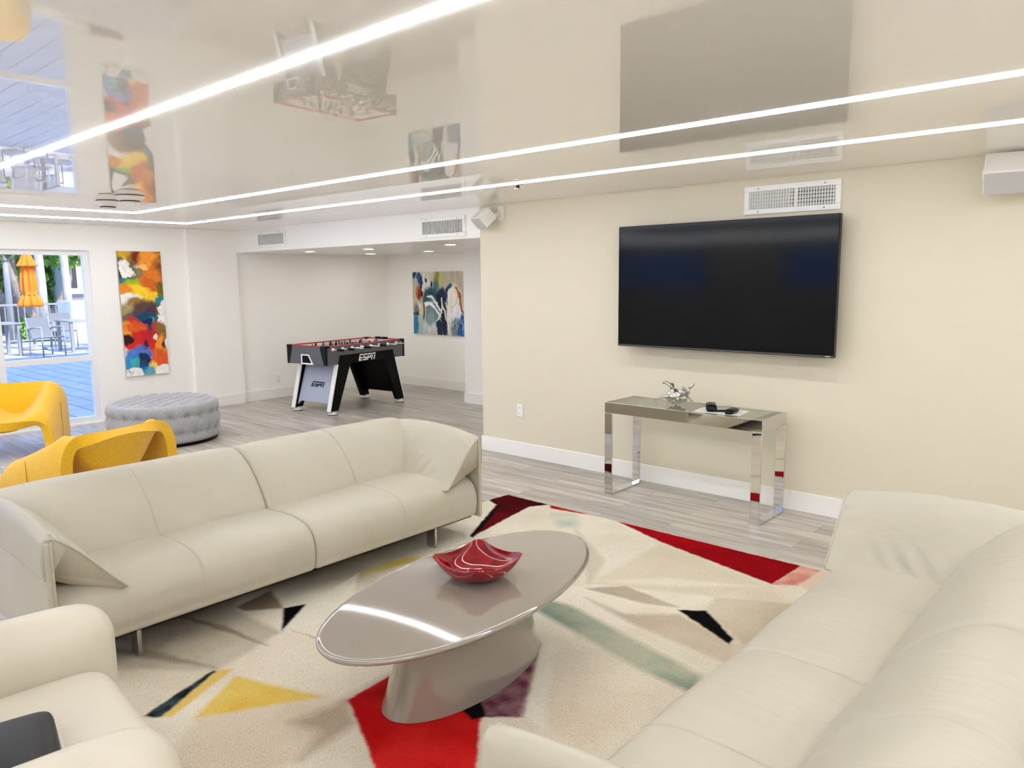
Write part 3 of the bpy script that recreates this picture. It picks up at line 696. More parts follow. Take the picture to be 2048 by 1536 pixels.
ps = bpy.data.objects['paper_sheet']; ps.location = (2.545, -.335, GZ+.0003); ps.rotation_euler = (0, 0, .12)
PZ = GZ+.002
def remote(loc, rz, l, w, h, label, fat=False):
    t_ = thing('remote_control', label, 'remote', loc, rz, 'remotes on the console table')
    P = []
    for i in range(9):
        u = i/8; yy = -l/2+l*u; e = math.sin(PI*min(max(u, .06), .94))**.35
        ww = w/2*(.82+.18*e if not fat else .6+.4*abs(math.cos(PI*u)))*(.8 if i in (0, 8) else 1)
        hz = h*(.75+.25*e)*(.6 if i in (0, 8) else 1)
        P.append([(ww*math.copysign(abs(math.cos(a_))**.5, math.cos(a_)), yy, hz/2+hz/2*math.copysign(abs(math.sin(a_))**.6, math.sin(a_))) for a_ in [2*PI*k/16 for k in range(16)]])
    MB().grid(P, False, True, True).build('casing', M['blackplastic'], t_)
    kb = MB()
    for i in range(5):
        for j in range(3): kb.box((-w*.28+j*w*.22, -l*.32+i*l*.13, h*.93), (-w*.28+j*w*.22+w*.13, -l*.32+i*l*.13+l*.07, h*1.03))
    kb.build('keypad', plain('button_grey', S(70, 70, 72), .4), t_)
remote((2.47, -.325, PZ), .5, .165, .075, .046, 'thick black game controller shaped remote, leftmost on the paper sheet', True)
remote((2.565, -.335, PZ), -.9, .15, .042, .012, 'thin flat black remote lying between two thicker ones on the paper')
remote((2.63, -.345, PZ), .1, .15, .058, .03, 'black remote with glossy body, rightmost on the paper sheet')

# ------------------------------------------------------------------ coffee table and bowl
TC = (2.797, -2.985); TA = math.atan2(-.9947, .103)
cf = thing('coffee_table', 'glossy taupe oval coffee table on a flared pedestal, centre of the rug', 'table', (TC[0], TC[1], .0145), TA)
def ring(a_, b_, z, n=96, cx=0, cy=0): return [(cx+a_*math.cos(2*PI*k/n), cy+b_*math.sin(2*PI*k/n), z) for k in range(n)]
A_, B_ = .722, .347; tz = .3855
MB().grid([ring(A_-.03, B_-.03, tz-.022), ring(A_-.005, B_-.005, tz-.018), ring(A_, B_, tz-.009), ring(A_-.001, B_-.001, tz-.005), ring(A_-.006, B_-.006, tz-.0005), ring(A_-.02, B_-.02, tz)], False, True, True).build('table_top', M['gloss'], cf, auto=60)
# the pedestal flares to the floor
P = []
for u in np.linspace(0, 1, 22):
    z = (tz-.022)*u; f = (1-u)
    a_ = .335 + .105*f**1.6; b_ = .165+.045*f**1.5
    P.append(ring(a_, b_, z, 96, -.035*(1-u)+.02, -.06*(1-u)*.6-.005))
MB().grid(P, False, True, True).build('pedestal', M['gloss'], cf, auto=60)
bw = thing('red_bowl', 'square red glass bowl with upturned corners on the coffee table', 'bowl', (2.775, -2.925, .4005), math.radians(-2))
n = 96
def bowl_row(u, inn):
    """u = 0 at the centre of the bottom, 1 at the rim"""
    row = []
    for k in range(n):
        a_ = 2*PI*k/n; c, s_ = math.cos(a_), math.sin(a_)
        e4 = (abs(c)**7+abs(s_)**7)**(-1/7); e = 1+(e4-1)*u**2.2
        cor = ((e4-1)/.281)**1.2
        r = (.036+.106*math.sin(u*PI/2)**.85 - inn)*e
        row.append((r*c, r*s_, .004+(.067+.020*cor)*u**2.0+(inn if u < .999 else inn*.6)))
    return row
P = [bowl_row(u, 0) for u in (0, .15, .3, .45, .58, .7, .8, .9, .96, 1.0)]+[bowl_row(u, .005) for u in (1.0, .96, .9, .8, .7, .58, .45, .3, .15, 0)]
MB().grid(P, False, True, True).build('bowl_body', M['red'], bw, auto=75)
MB().lathe([(.032, 0), (.034, .002), (.03, .006)], 32).build('foot_ring', M['red'], bw)

# ------------------------------------------------------------------ leather sofas
SL, SD = 2.37, .92
def loft(prof, xs, r, disp=None):
    """closed (y,z) profile swept along x, ends rolled in with radius r"""
    P = []; pr = np.array(prof); c = pr.mean(0); R0 = np.linalg.norm(pr-c, axis=1).mean()
    x0, x1 = xs[0], xs[-1]
    for x_ in xs:
        d = min(x_-x0, x1-x_); sh = 0
        if d < r: sh = r*(1-math.sqrt(max(0, 1-(1-d/r)**2)))
        q = c+(pr-c)*(1-sh/R0)
        row = []
        for k, (yy, zz) in enumerate(q):
            if disp is not None: dy, dz = disp(x_, yy, zz, k/len(q)); yy += dy; zz += dz
            row.append((x_, yy, zz))
        P.append(row)
    return P
def ends(x0, x1, r, n, extra=()):
    e = [r*(1-math.cos(PI/2*k/6)) for k in range(7)]
    s_ = set([round(x0+q, 5) for q in e]+[round(x1-q, 5) for q in e]+[round(x0+(x1-x0)*k/n, 5) for k in range(n+1)])
    for c in extra:
        for k in (-.012, -.008, -.005, -.002, 0, .002, .005, .008, .012): s_.add(round(c+k, 5))
    return sorted(s_)
SEAT = catmull([(.045, .146), (.008, .19), (0.0, .25), (.012, .315), (.055, .366), (.14, .393), (.28, .397), (.42, .388), (.55, .375), (.56, .26), (.55, .146), (.30, .142)], 5)
BACK = catmull([(.445, .36), (.475, .44), (.545, .54), (.63, .62), (.715, .664), (.80, .672), (.87, .645), (.908, .58), (.918, .45), (.918, .22), (.912, .15), (.72, .146), (.60, .22), (.50, .31)], 5)
ARM = catmull([(-.012, .475), (-.016, .56), (-.006, .615), (.02, .636), (.06, .614), (.12, .558), (.18, .488), (.24, .416), (.283, .368), (.286, .360), (.27, .352), (.20, .366), (.12, .392), (.05, .43), (.016, .475), (.004, .472)], 5)
def sofa(name, label, loc, rz):
    t_ = thing(name, label, 'sofa', loc, rz, 'matching taupe leather sofas')
    hx = SL/2
    for a_, b_ in ((.028, hx), (hx, SL-.028)):
        mid = (a_+b_)/2
        def dsp(x_, yy, zz, k):
            g = math.exp(-((x_-mid)/.0035)**2)*.0060
            w_ = mnoise.noise(Vector((x_*9, yy*3, zz*3+loc[0])))*.0012 + mnoise.noise(Vector((x_*2.2, yy*2, zz*2+a_)))*.004
            e = min(x_-a_, b_-x_); w_ += .010*(1-math.exp(-e/.12))
            f = -g+w_ if zz > .2 else 0
            return -f*.4*(1 if yy < .2 else 0), f
        MB().grid(loft(SEAT, ends(a_, b_, .022, 60, (mid,)), .022, dsp), False, True, True).build('seat_cushion', M['leather'], t_)
        def dsb(x_, yy, zz, k):
            g = math.exp(-((x_-mid)/.0035)**2)*.0060
            e = min(x_-a_, b_-x_)
            w_ = mnoise.noise(Vector((x_*8+zz*7, yy*2.0, zz*2.0+a_*5)))*.0080*math.exp(-max(0, zz-.42)/.2) + mnoise.noise(Vector((x_*3, yy*3, zz*3+7)))*.004
            w_ += .014*(1-math.exp(-e/.10))
            f = -g+w_ if (zz > .33) else 0
            return -f*.7*(1 if yy < .8 else -.3), f*.6
        MB().grid(loft(BACK, ends(a_, b_, .024, 70, (mid,)), .024, dsb), False, True, True).build('back_cushion', M['leather'], t_)
    MB().box((.03, .06, .128), (SL-.03, SD-.03, .16)).build('base_frame', M['black'], t_, .004)
    for s in (0, 1):
        mx = (lambda q: q) if s == 0 else (lambda q: SL-q)
        # slim outer panel
        P = [(.0, .14), (.0, .50), (.022, .52), (.026, .50), (.026, .14)]
        pb = MB(); pb.box((min(mx(-.004), mx(.024)), -.004, .138), (max(mx(-.004), mx(.024)), SD-.01, .622)); pb.build('side_panel', M['leather'], t_, .01, 3)
        ys = sorted(set([round(q, 4) for q in list(np.linspace(0.0, .16, 22))+list(np.linspace(.16, SD-.03, 40))]+[.003, .006, .010, .014]))
        rows = []; pr = np.array(ARM); c = np.array((.09, .52))
        for yy in ys:
            e = min(yy, .014)/.014; fr = .94+.06*math.sqrt(max(0, 1-(1-e)**2))
            hump = .052*math.sin(PI*min(1, yy/(SD-.03)))**.7
            row = []
            for xx, zz in pr:
                qx, qz = c+((np.array((xx, zz))-c)*fr)
                up = max(0, (qz-.40))/.24
                qz += hump*up; qx += hump*.45*max(0, min(1, (qx)/.2))*up
                # gathers along the piped front edge and slack folds at the inner rear corner
                tl = qx*.75-qz*.66
                qz += .0062*math.sin(tl*2*PI/.021+1.7*math.sin(tl*31))*math.exp(-yy/.075)*min(1, yy/.012)*min(1, up*3)*(1 if qx > .02 else .4)
                fold = max(0, 1-abs((qz-.43)/.10))*max(0, 1-abs(yy-.33)/.22)*(1 if qx > .12 else 0)
                qx += .016*fold*math.sin((yy*.9+qz*.75)*2*PI/.085)
                # below the piping the front closes backwards, under the cushion
                wl = max(0, (.637-qz)/.28-max(0, qx)/.285)
                row.append((mx(qx), yy+.20*min(.55, wl)*max(0, 1-yy/.30)*(1 if qx > .004 else 0), qz))
            rows.append(row)
        ar = MB().grid(rows, False, True, True).build('arm_cushion', M['leather'], t_, auto=75)
        line = [(mx(q[0]), -.001, q[1]) for q in [c+(np.array(p_)-c)*.955 for p_ in ARM[15:48]]]
        MB().tube(line, .0045, 8).build('piping', M['leather'], ar)
        jt = int(np.argmax([r_[0] if s == 0 else -r_[0] for r_ in rows[0]]))
        MB().tube([(r_[jt][0]+(.002 if s == 0 else -.002), r_[jt][1], r_[jt][2]-.002) for r_ in rows[2:-8:2]], .0045, 8).build('piping', M['leather'], ar)
        MB().tube([(mx(.022), -.004, z_) for z_ in np.linspace(.145, .618, 8)], .005, 8).build('panel_piping', M['leather'], ar)
    for lx in (.335, SL-.335):
        for ly in (.055, SD-.16):
            MB().box((lx-.009, ly, .0165), (lx+.009, ly+.072, .135)).build('leg', M['steel'], t_, .0015)
    return t_
sofa('leather_sofa', 'long taupe leather sofa left of the coffee table, with its back to the yellow chairs', (1.682, -4.14, 0), PI/2)
sofa('leather_sofa', 'taupe leather sofa at the lower right, nearest the camera, its far arm in shade', (3.772, -1.56, 0), -PI/2)

# ------------------------------------------------------------------ cream armchair at the lower left
ac = thing('armchair', 'cream leather armchair with rounded arms at the lower left corner', 'armchair', (2.745, -4.235, 0), math.radians(-5))
def roll(x0, x1, y0, y1, z0, z1, r, name, m, nseg=14):
    """soft block: rounded in every direction (superellipsoid)"""
    cx, cy, cz = (x0+x1)/2, (y0+y1)/2, (z0+z1)/2; hx, hy, hz = (x1-x0)/2, (y1-y0)/2, (z1-z0)/2
    bm = bmesh.new(); bmesh.ops.create_cube(bm, size=2)
    bmesh.ops.subdivide_edges(bm, edges=bm.edges, cuts=nseg, use_grid_fill=True)
    for v_ in bm.verts:
        p_ = Vector((v_.co.x*hx, v_.co.y*hy, v_.co.z*hz))
        q = Vector((max(-hx+r, min(hx-r, p_.x)), max(-hy+r, min(hy-r, p_.y)), max(-hz+r, min(hz-r, p_.z))))
        d = p_-q
        if d.length > 1e-6:
            mxd = max(abs(d.x), abs(d.y), abs(d.z)); d = d.normalized()*mxd
        p_ = q+d
        p_.z += .012*(1-(p_.x/hx)**2)*(1-(p_.y/hy)**2)*(1 if p_.z > 0 else 0)
        v_.co = p_+Vector((cx, cy, cz))
    me = bpy.data.meshes.new(name); bm.to_mesh(me); bm.free()
    for p_ in me.polygons: p_.use_smooth = True
    me.materials.append(m); o = bpy.data.objects.new(name, me); COL.objects.link(o); o.parent = ac; 
    s_ = o.modifiers.new('subsurf', 'SUBSURF'); s_.levels = 1; s_.render_levels = 1
    return o
roll(-.565, -.345, -.80, .06, .10, .583, .105, 'arm', M['leather2'])
roll(.345, .565, -.80, -.055, .10, .620, .105, 'arm', M['leather2'])
roll(-.35, .35, -.66, .01, .26, .445, .085, 'seat_cushion', M['leather2'])
roll(-.52, .52, -.84, -.62, .12, .78, .10, 'backrest', M['leather2'])
MB().box((-.47, -.76, .09), (.47, -.06, .27)).build('base', M['leather2'], ac, .03, 3)
for sx in (-.43, .43):
    for sy in (-.70, -.12): MB().tube([(sx, sy, .014), (sx, sy, .10)], .022, 12).build('leg', M['steel'], ac)
bc = thing('black_cushion', 'black leather cushion with pale piping lying on the cream armchair seat', 'cushion', (2.862, -4.69, .460), math.radians(-12))
old = ac; ac = bc
roll(-.19, .19, -.20, .215, 0, .06, .029, 'cushion_body', M['blackleather'], 14)
ac = old
seam = []
for k in range(81):
    a_ = 2*PI*k/80; c_, s_ = math.cos(a_), math.sin(a_); e = (abs(c_)**7+abs(s_)**7)**(-1/7)
    seam.append((.188*c_*e, .0075+.2095*s_*e, .031))
MB().tube(seam, .006, 8, False).build('piping', M['leather2'], bc)

# ------------------------------------------------------------------ tufted ottoman
OR, OH = .525, .405
ot = thing('tufted_ottoman', 'round grey tufted ottoman beside the column, below the tall painting', 'ottoman', (-2.87, -1.71, 0))
hex_ = []; pitch = .145
for i in range(-6, 7):
    for j in range(-7, 8):
        px_, py_ = (i+.5*(j % 2))*pitch, j*pitch*.62
        if math.hypot(px_, py_) < OR-.05: hex_.append((px_, py_))
hx_ = np.array(hex_)
nr, na = 64, 180; P = []
def topz(x_, y_):
    d = np.hypot(hx_[:, 0]-x_, hx_[:, 1]-y_); d.sort()
    q = d[0]
    edge = min(1, max(0, d[1]-d[0])/.05)
    return -.030*math.exp(-(q/.026)**2) - .014*(1-edge)*0 - .012*math.exp(-((d[1]-d[0])/.02)**2)*0
def diam(x_, y_):
    # diamond creases: lines joining neighbouring buttons
    u = x_/pitch; w = y_/(pitch*.62)
    a_ = u+w/2; b_ = u-w/2
    f = lambda q: abs(q-round(q))
    return max(math.exp(-(f(a_)/.09)**2), math.exp(-(f(b_)/.09)**2))
rad = list(np.linspace(0.004, OR-.05, 52))
for r_ in rad:
    row = []
    for k in range(na):
        a_ = 2*PI*k/na; x_, y_ = r_*math.cos(a_), r_*math.sin(a_)
        fade = min(1, (OR-.05-r_)/.05)
        z_ = OH+.012+topz(x_, y_)*fade-.026*diam(x_, y_)*fade+.008*fade-.012*(1-fade)
        row.append((x_, y_, z_))
    P.append(row)
side = [(OR-.03, OH-.004), (OR-.012, OH-.016), (OR-.002, OH-.04), (OR+.004, OH-.07), (OR+.002, OH-.095), (OR-.006, OH-.11), (OR-.001, OH-.125), (OR+.008, OH-.16), (OR+.010, OH-.2), (OR+.008, OH-.235), (OR-.001, OH-.265), (OR-.006, OH-.278), (OR+.0, OH-.295), (OR+.005, OH-.32), (OR+.003, OH-.345), (OR-.006, OH-.365), (OR-.02, OH-.372)]
nb = 22
for r_, z_ in side:
    row = []
    for k in range(na):
        a_ = 2*PI*k/na; q = 0
        for zb, ph in ((OH-.11, 0), (OH-.278, .5)):
            da = ((a_*nb/(2*PI)+ph) % 1); da = min(da, 1-da)*2*PI/nb*OR
            q -= .030*math.exp(-(da/.028)**2-((z_-zb)/.028)**2)
            q -= .009*math.exp(-(da/.012)**2)*math.exp(-((z_-zb)/.06)**2)
        rr_ = r_+q
        row.append((rr_*math.cos(a_), rr_*math.sin(a_), z_))
    P.append(row)
MB().grid(P, False, True, True).build('upholstery', M['greyfab'], ot)
MB().lathe([(OR-.03, 0.0), (OR-.03, .035)], 64).build('plinth', M['black'], ot)
b0 = MB().lathe([(.012, -.010), (.011, -.004), (.006, -.001), (.001, 0)], 8).build('button', M['greyfab'], ot)
first = True
for px_, py_ in hex_:
    b_ = b0 if first else b0.copy(); first or COL.objects.link(b_); first = False
    b_.location = (px_, py_, OH-.026)
for zb, ph in ((OH-.11, 0), (OH-.278, .5)):
    for k in range(nb):
        a_ = 2*PI*(k-ph)/nb; q = OR-.030
        if math.cos(a_+.40) < .25: continue            # only the side that can be seen
        b_ = b0.copy(); COL.objects.link(b_); b_.location = (q*math.cos(a_), q*math.sin(a_), zb); b_.rotation_euler = (0, PI/2, a_)

# ------------------------------------------------------------------ yellow lounge chairs
def lounge(label, loc, rz):
    t_ = thing('yellow_lounge_chair', label, 'chair', loc, rz, 'yellow sculpted lounge chairs')
    W, D = .43, .74
    rows = []
    for tt in [k/22*.88 for k in range(23)]+[.90, .92, .94, .955, .97, .98, .99, 1.0]:
        pass                                       # 0 = front, 1 = back
        zs = .40+.235*min(1, tt/.85)**1.15 - .045*max(0, (.10-tt)/.10)**2     # rolled side tops climb to the back
        if tt < .88: zc = .325+.03*math.exp(-(tt/.12)**2)-.03*math.sin(PI*min(1, tt/.88))
        else: zc = .325+.305*((tt-.88)/.12)**.75
        zc = min(zc, zs-.006)
        yy = D*(tt-.5); dz = zs-zc
        half = [(W, 0.0), (W+.002, .12), (W+.004, zs*.45), (W+.002, zs-.20), (W-.018, zs-.10), (W-.06, zs-.035), (W-.115, zs-.006), (W-.165, zs-.10*dz), (W-.22, zs-.36*dz), (W-.28, zs-.66*dz), (W-.35, zs-.92*dz), (0, zc)]
        row = [(-p_[0], yy, p_[1]) for p_ in half]+[(p_[0], yy, p_[1]) for p_ in half[::-1][1:]]
        rows.append(row)
    mb = MB().grid(rows)
    o = mb.build('shell', M['yellow'], t_)
    so = o.modifiers.new('thick', 'SOLIDIFY'); so.thickness = .08; so.offset = -1
    bv = o.modifiers.new('soft', 'BEVEL'); bv.width = .03; bv.segments = 3; bv.limit_method = 'ANGLE'; bv.angle_limit = math.radians(50)
    ss = o.modifiers.new('subsurf', 'SUBSURF'); ss.levels = 1; ss.render_levels = 1
    for s in (-1, 1):
        MB().tube([(s*(W+.004), .02, z_) for z_ in np.linspace(.01, .46, 10)], .003, 6).build('seam', plain('yellow_seam', S(196, 140, 12), .9), t_)
    return t_
F = math.atan2(-.26, -.965)
lounge('yellow lounge chair directly behind the taupe sofa, seen from its back', (-.80, -3.14, 0), F+PI/2)
lounge('yellow lounge chair by the window, facing into the room', (-3.41, -2.93, 0), math.radians(62))
wt = thing('wood_side_table', 'dark wooden side table at the left edge behind the taupe sofa', 'table', (-1.25, -4.16, 0))
MB().lathe([(.40, .27), (.415, .29), (.415, .36), (.40, .372), (.01, .372)], 48).build('table_top', M['wood'], wt)
MB().lathe([(.20, 0), (.22, .03), (.14, .15), (.18, .27)], 32).build('pedestal', M['wood'], wt)

# ------------------------------------------------------------------ football table in the alcove
fz = thing('football_table', 'black and grey football table on splayed legs in the alcove', 'game table', (-3.07, .73, 0), math.radians(6.5))
def logo(name, parent, m, w, M4):
    """four block letters, slanted, split by one thin line"""
    mb = MB(); sh = .28; gap = .16
    L = [[(0,0,.3,.70),(.3,.34,.95,.52),(.3,0,.9,.18),(0,.80,1,1)],
         [(0,0,1,.18),(.7,.18,1,.52),(0,.34,.7,.52),(0,.52,.3,.70),(0,.80,1,1)],
         [(0,0,.3,.70),(.7,.30,1,.70),(.3,.30,.7,.48),(0,.80,1,1)],
         [(0,0,.3,.70),(.7,0,1,.70),(0,.80,1,1)]]
    tw = 4+3*gap; s_ = w/tw; h_ = 1.35
    for i, bl in enumerate(L):
        for x0, y0, x1, y1 in bl:
            ox = i*(1+gap)-tw/2
            q = [((ox+x0+sh*y0*h_)*s_, (y0-.5)*h_*s_), ((ox+x1+sh*y0*h_)*s_, (y0-.5)*h_*s_), ((ox+x1+sh*y1*h_)*s_, (y1-.5)*h_*s_), ((ox+x0+sh*y1*h_)*s_, (y1-.5)*h_*s_)]
            mb.prism(q, -.0015, 0.0005, 'y')
    o = mb.build(name, m, parent); o.matrix_basis = M4; return o
# local axes of the table: x across, y along its length
bx, by, z0, z1 = .345, .665, .60, .815
cab = MB()
tb_ = .028
cab.box((-bx, -by, z0), (-bx+tb_, by, z1)).box((bx-tb_, -by, z0), (bx, by, z1)).box((-bx+tb_, -by, z0), (bx-tb_, -by+tb_, z1)).box((-bx+tb_, by-tb_, z0), (bx-tb_, by, z1)).box((-bx+tb_, -by+tb_, z0), (bx-tb_, by-tb_, z0+.02))
cab.build('cabinet', M['slategrey'], fz, .006)
MB().box((-bx+tb_+.001, -by+tb_+.001, z0+.11), (bx-tb_-.001, by-tb_-.001, z0+.125)).build('playfield', plain('playfield_white', S(236, 232, 232), .3), fz)
ln = MB(); q = tb_+.0005
ln.box((-bx+q, -by+q, z0+.126), (-bx+q+.004, by-q, z1-.004)).box((bx-q-.004, -by+q, z0+.126), (bx-q, by-q, z1-.004)).box((-bx+q+.004, -by+q, z0+.126), (bx-q-.004, -by+q+.004, z1-.004)).box((-bx+q+.004, by-q-.004, z0+.126), (bx-q-.004, by-q, z1-.004))
ln.build('inner_liner', plain('liner_white', S(236, 226, 226), .35), fz)
rl = MB()
rl.box((-bx+.006, -by+.06, z1), (-bx+.045, by-.06, z1+.010)).box((bx-.045, -by+.06, z1), (bx-.006, by-.06, z1+.010)).box((-bx+.06, -by+.006, z1), (bx-.06, -by+.045, z1+.010)).box((-bx+.06, by-.045, z1), (bx-.06, by-.006, z1+.010))
rl.build('top_rail', M['redtrim'], fz, .002)
for sx in (-1, 1):
    for sy in (-1, 1):
        c0 = MB()
        c0.prism([(sx*bx*1.012, sy*by*1.008), (sx*(bx-.085), sy*by*1.008), (sx*(bx-.055), sy*(by-.05)), (sx*bx*1.012, sy*(by-.07))], z1-.012, z1+.014, 'z')
        c0.prism([(sx*(bx-.10), z1), (sx*bx*1.008, z1), (sx*bx*1.008, z0-.002), (sx*(bx-.035), z0-.002)], sy*by*1.006, sy*(by-.03), 'y')
        c0.build('corner_cap', M['blackplastic'], fz, .004)
for s in (-1, 1):
    # side apron with two splayed legs, one flat black shape
    sp = [(-.45, .705), (-.63, .045), (-.505, .045), (-.285, .595), (.285, .595), (.505, .045), (.63, .045), (.45, .705)]
    MB().prism([(p_[0], p_[1]) for p_ in sp[::-1]], s*.295, s*.352, 'x').build('leg_frame', M['black'], fz, .004)
    logo('lettering', fz, M['whitemet'], .27, Matrix.Translation((s*.3535, -.02 if s > 0 else .02, .652)) @ Matrix.Rotation(s*PI/2, 4, 'Z'))
for s in (-1, 1):
    # end panel between the legs, leaning with them
    a0, b0 = s*.42, s*.575
    pn = MB(); x_ = .29
    q = [(-x_, s*.425, .60), (x_, s*.425, .60), (x_, s*.59, .085), (x_-.05, s*.576, .13), (-x_+.05, s*.576, .13), (-x_, s*.59, .085)]
    th_ = -s*.02
    n_ = len(q); v_ = q+[(p_[0], p_[1]+th_, p_[2]) for p_ in q]
    f_ = [list(range(n_)), list(range(n_, 2*n_))[::-1]]+[(i, (i+1) % n_, n_+(i+1) % n_, n_+i) for i in range(n_)]
    pn.add(v_, f_)
    pn.build('end_panel', M['bluegrey'] if s < 0 else M['black'], fz)
    if s < 0:
        ang = math.atan2(.165, .515)
        logo('lettering', fz, M['black'], .215, Matrix.Translation((0.0, -.5085, .34)) @ Matrix.Rotation(-ang, 4, 'X') @ Matrix.Translation((0, -.003, 0)))
    for e in (-1, 1):
        MB().prism([(s*.478, .598), (s*.494, .598), (s*.642, .045), (s*.628, .045)], e*.292, e*.354, 'x').build('edge_strip', M['whitemet'], fz, .002)
for s in (-1, 1):
    g = MB()
    for (pa, pb, pc, pd) in (((-.085, .72), (.055, .72), (.045, .706), (-.068, .706)), ((-.085, .60), (-.085, .72), (-.068, .706), (-.068, .617)), ((-.085, .60), (.13, .60), (.10, .617), (-.068, .617)), ((.055, .72), (.13, .60), (.10, .617), (.045, .706))):
        g.prism([pa, pb, pc, pd], s*(by+.001), s*(by+.009), 'y')
    g.build('goal_surround', M['whitemet'], fz)
    MB().prism([(-.068, .617), (.10, .617), (.045, .706), (-.068, .706)], s*(by+.0005), s*(by+.003), 'y').build('ball_return', M['black'], fz)
    for e in (-1, 1):
        ft = MB().lathe([(.06, 0), (.06, .008)], 28, (e*.32, s*.572, 0)); ft.build('foot_pad', M['black'], fz)
        MB().lathe([(.059, .008), (.055, .016), (.03, .032), (.018, .042), (.016, .06)], 28, (e*.32, s*.572, 0)).build('foot', M['white'], fz)
rods = MB(); bear = MB()
for k in range(8):
    yy = -.555+k*.152; zz = .782; sgn = 1 if k in (0, 1, 3, 5) else -1
    sh_ = rng.uniform(-.06, .06)
    r_ = MB().tube([(-bx-.10+sh_, yy, zz), (bx+.15+sh_, yy, zz)], .008, 10).build('rod', M['chrome'], fz)
    hx0 = (bx+.15+sh_) if sgn > 0 else -(bx+.10-sh_)
    d_ = .09 if sgn > 0 else -.09
    MB().tube([(hx0-d_*.9, yy, zz), (hx0-d_*.6, yy, zz), (hx0, yy, zz), (hx0+d_*.25, yy, zz)], [.014, .017, .016, .012], 12).build('handle', M['blackplastic'], r_)
    for s in (-1, 1): MB().tube([(s*(bx+.001), yy, zz), (s*(bx+.016), yy, zz)], .020, 16).build('bearing', M['white'], r_)
    cnt = (1, 2, 3, 5, 5, 3, 2, 1)[k]
    for q in range(cnt):
        fm = MB()
        xx = (q-(cnt-1)/2)*(.52/max(cnt, 2))
        tl = .25*rng.uniform(-1, 1)
        R = Matrix.Rotation(tl, 3, 'X')
        fm.obox(Vector((xx, yy, zz)), (.013, .009, .026), R); fm.obox(Vector((xx, yy, zz))+R @ Vector((0, 0, -.045)), (.010, .007, .025), R)
        pc_ = Vector((xx, yy, zz))+R @ Vector((0, 0, .038)); fm.lathe([(.002, -.013), (.010, -.009), (.012, 0), (.009, .008), (.002, .012)], 8, pc_)
        fm.build('player_figure', M['blackplastic'] if k in (0, 1, 3, 5) else M['slategrey'], r_)
for e, xx in ((-1, -.06), (1, .06)):
    MB().box((xx-.05, by-.075, z1+.002), (xx+.04, by-.045, z1+.03)).build('scorer', M['blackplastic'], fz, .004)

# ------------------------------------------------------------------ patio outside the window
def patio_table(x, y, label, rz=0):
    t_ = thing('patio_table', label, 'table', (x, y, -.012), rz, 'white patio tables')
    MB().box((-.5, -.5, .71), (.5, .5, .745)).build('table_top', M['patiomet'], t_, .006)
    for a_ in (-.44, .44):
        for b_ in (-.44, .44): MB().box((a_-.035, b_-.035, 0), (a_+.035, b_+.035, .71)).build('leg', M['patiomet'], t_)
def patio_chair(x, y, rz, label, first=[None]):
    if first[0] is not None:
        return dup(first[0], label, (x, y, -.012), rz)
    t_ = thing('patio_chair', label, 'chair', (x, y, -.012), rz, 'white sling patio chairs')
    # faces local +y
    pr = catmull([(.24, .43), (.05, .41), (-.16, .40), (-.24, .52), (-.30, .70), (-.34, .86)], 5, False)
    MB().grid([[(s*.23, p_[0], p_[1]) for p_ in pr] for s in (-1, 0, 1)]).build('sling', M['sling'], t_)
    for s in (-1, 1):
        MB().tube([(s*.245, p_[0], p_[1]) for p_ in pr], .018, 8).build('side_rail', M['patiomet'], t_)
        MB().tube([(s*.25, .22, .64), (s*.26, .0, .65), (s*.25, -.26, .60)], .018, 8).build('armrest', M['patiomet'], t_)
        MB().tube([(s*.25, .22, 0), (s*.25, .22, .64)], .016, 8).build('leg', M['patiomet'], t_)
        MB().tube([(s*.25, -.26, 0), (s*.25, -.24, .52)], .016, 8).build('leg', M['patiomet'], t_)
    first[0] = t_; return t_
patio_table(-15.2, -.15, 'white patio table outside the window, the left one below the orange umbrella')
patio_table(-15.0, 1.75, 'white patio table outside the window, the right one')
patio_chair(-14.2, .68, math.radians(-75), 'white patio chair outside, nearest the window, in front between the two tables')
patio_chair(-16.1, .0, math.radians(-100), 'white patio chair outside, behind the left patio table')
patio_chair(-16.5, 1.75, math.radians(-95), 'white patio chair outside, behind the gap between the patio tables')
patio_chair(-16.1, 2.55, math.radians(-90), 'white patio chair outside, behind the right patio table')
patio_chair(-14.3, -.55, math.radians(90), 'white patio chair outside, in front of the left patio table')
patio_chair(-14.1, 2.05, math.radians(80), 'white patio chair outside, in front of the right patio table at the window edge')
um = thing('patio_umbrella', 'closed orange patio umbrella outside the window', 'umbrella', (-16.3, 1.02, -.012))
MB().tube([(0, 0, .05), (0, 0, 2.42)], .025, 12).build('pole', M['patiomet'], um)
MB().lathe([(.26, 0), (.26, .05), (.05, .09), (.04, .14)], 24).build('base', M['patiomet'], um)
rows = []
for z_, r_ in ((2.40, .02), (2.34, .07), (2.20, .12), (2.06, .19), (2.03, .19), (2.05, .12), (1.8, .15), (1.5, .165), (1.36, .13), (1.3, .17), (1.12, .24), (1.06, .22)):
    rows.append([((r_*(1+.22*math.cos(8*2*PI*k/64)))*math.cos(2*PI*k/64), (r_*(1+.22*math.cos(8*2*PI*k/64)))*math.sin(2*PI*k/64), z_) for k in range(64)])
MB().grid(rows, False, True, True).build('canopy', M['orange'], um)
MB().lathe([(.15, 1.34), (.152, 1.36), (.15, 1.38)], 24).build('tie_strap', M['orange'], um)
fe = thing('patio_railing', 'white metal railing along the far edge of the patio', 'railing', (-18.2, 0, -.012))
MB().box((-.03, -8, 1.04), (.03, 2.38, 1.09)).box((-.02, -8, .10), (.02, 2.38, .14)).build('rails', M['patiomet'], fe)
bb = MB()
for k in range(68):
    yy = -7.9+k*.15; bb.box((-.011, yy-.011, .12), (.011, yy+.011, 1.05))
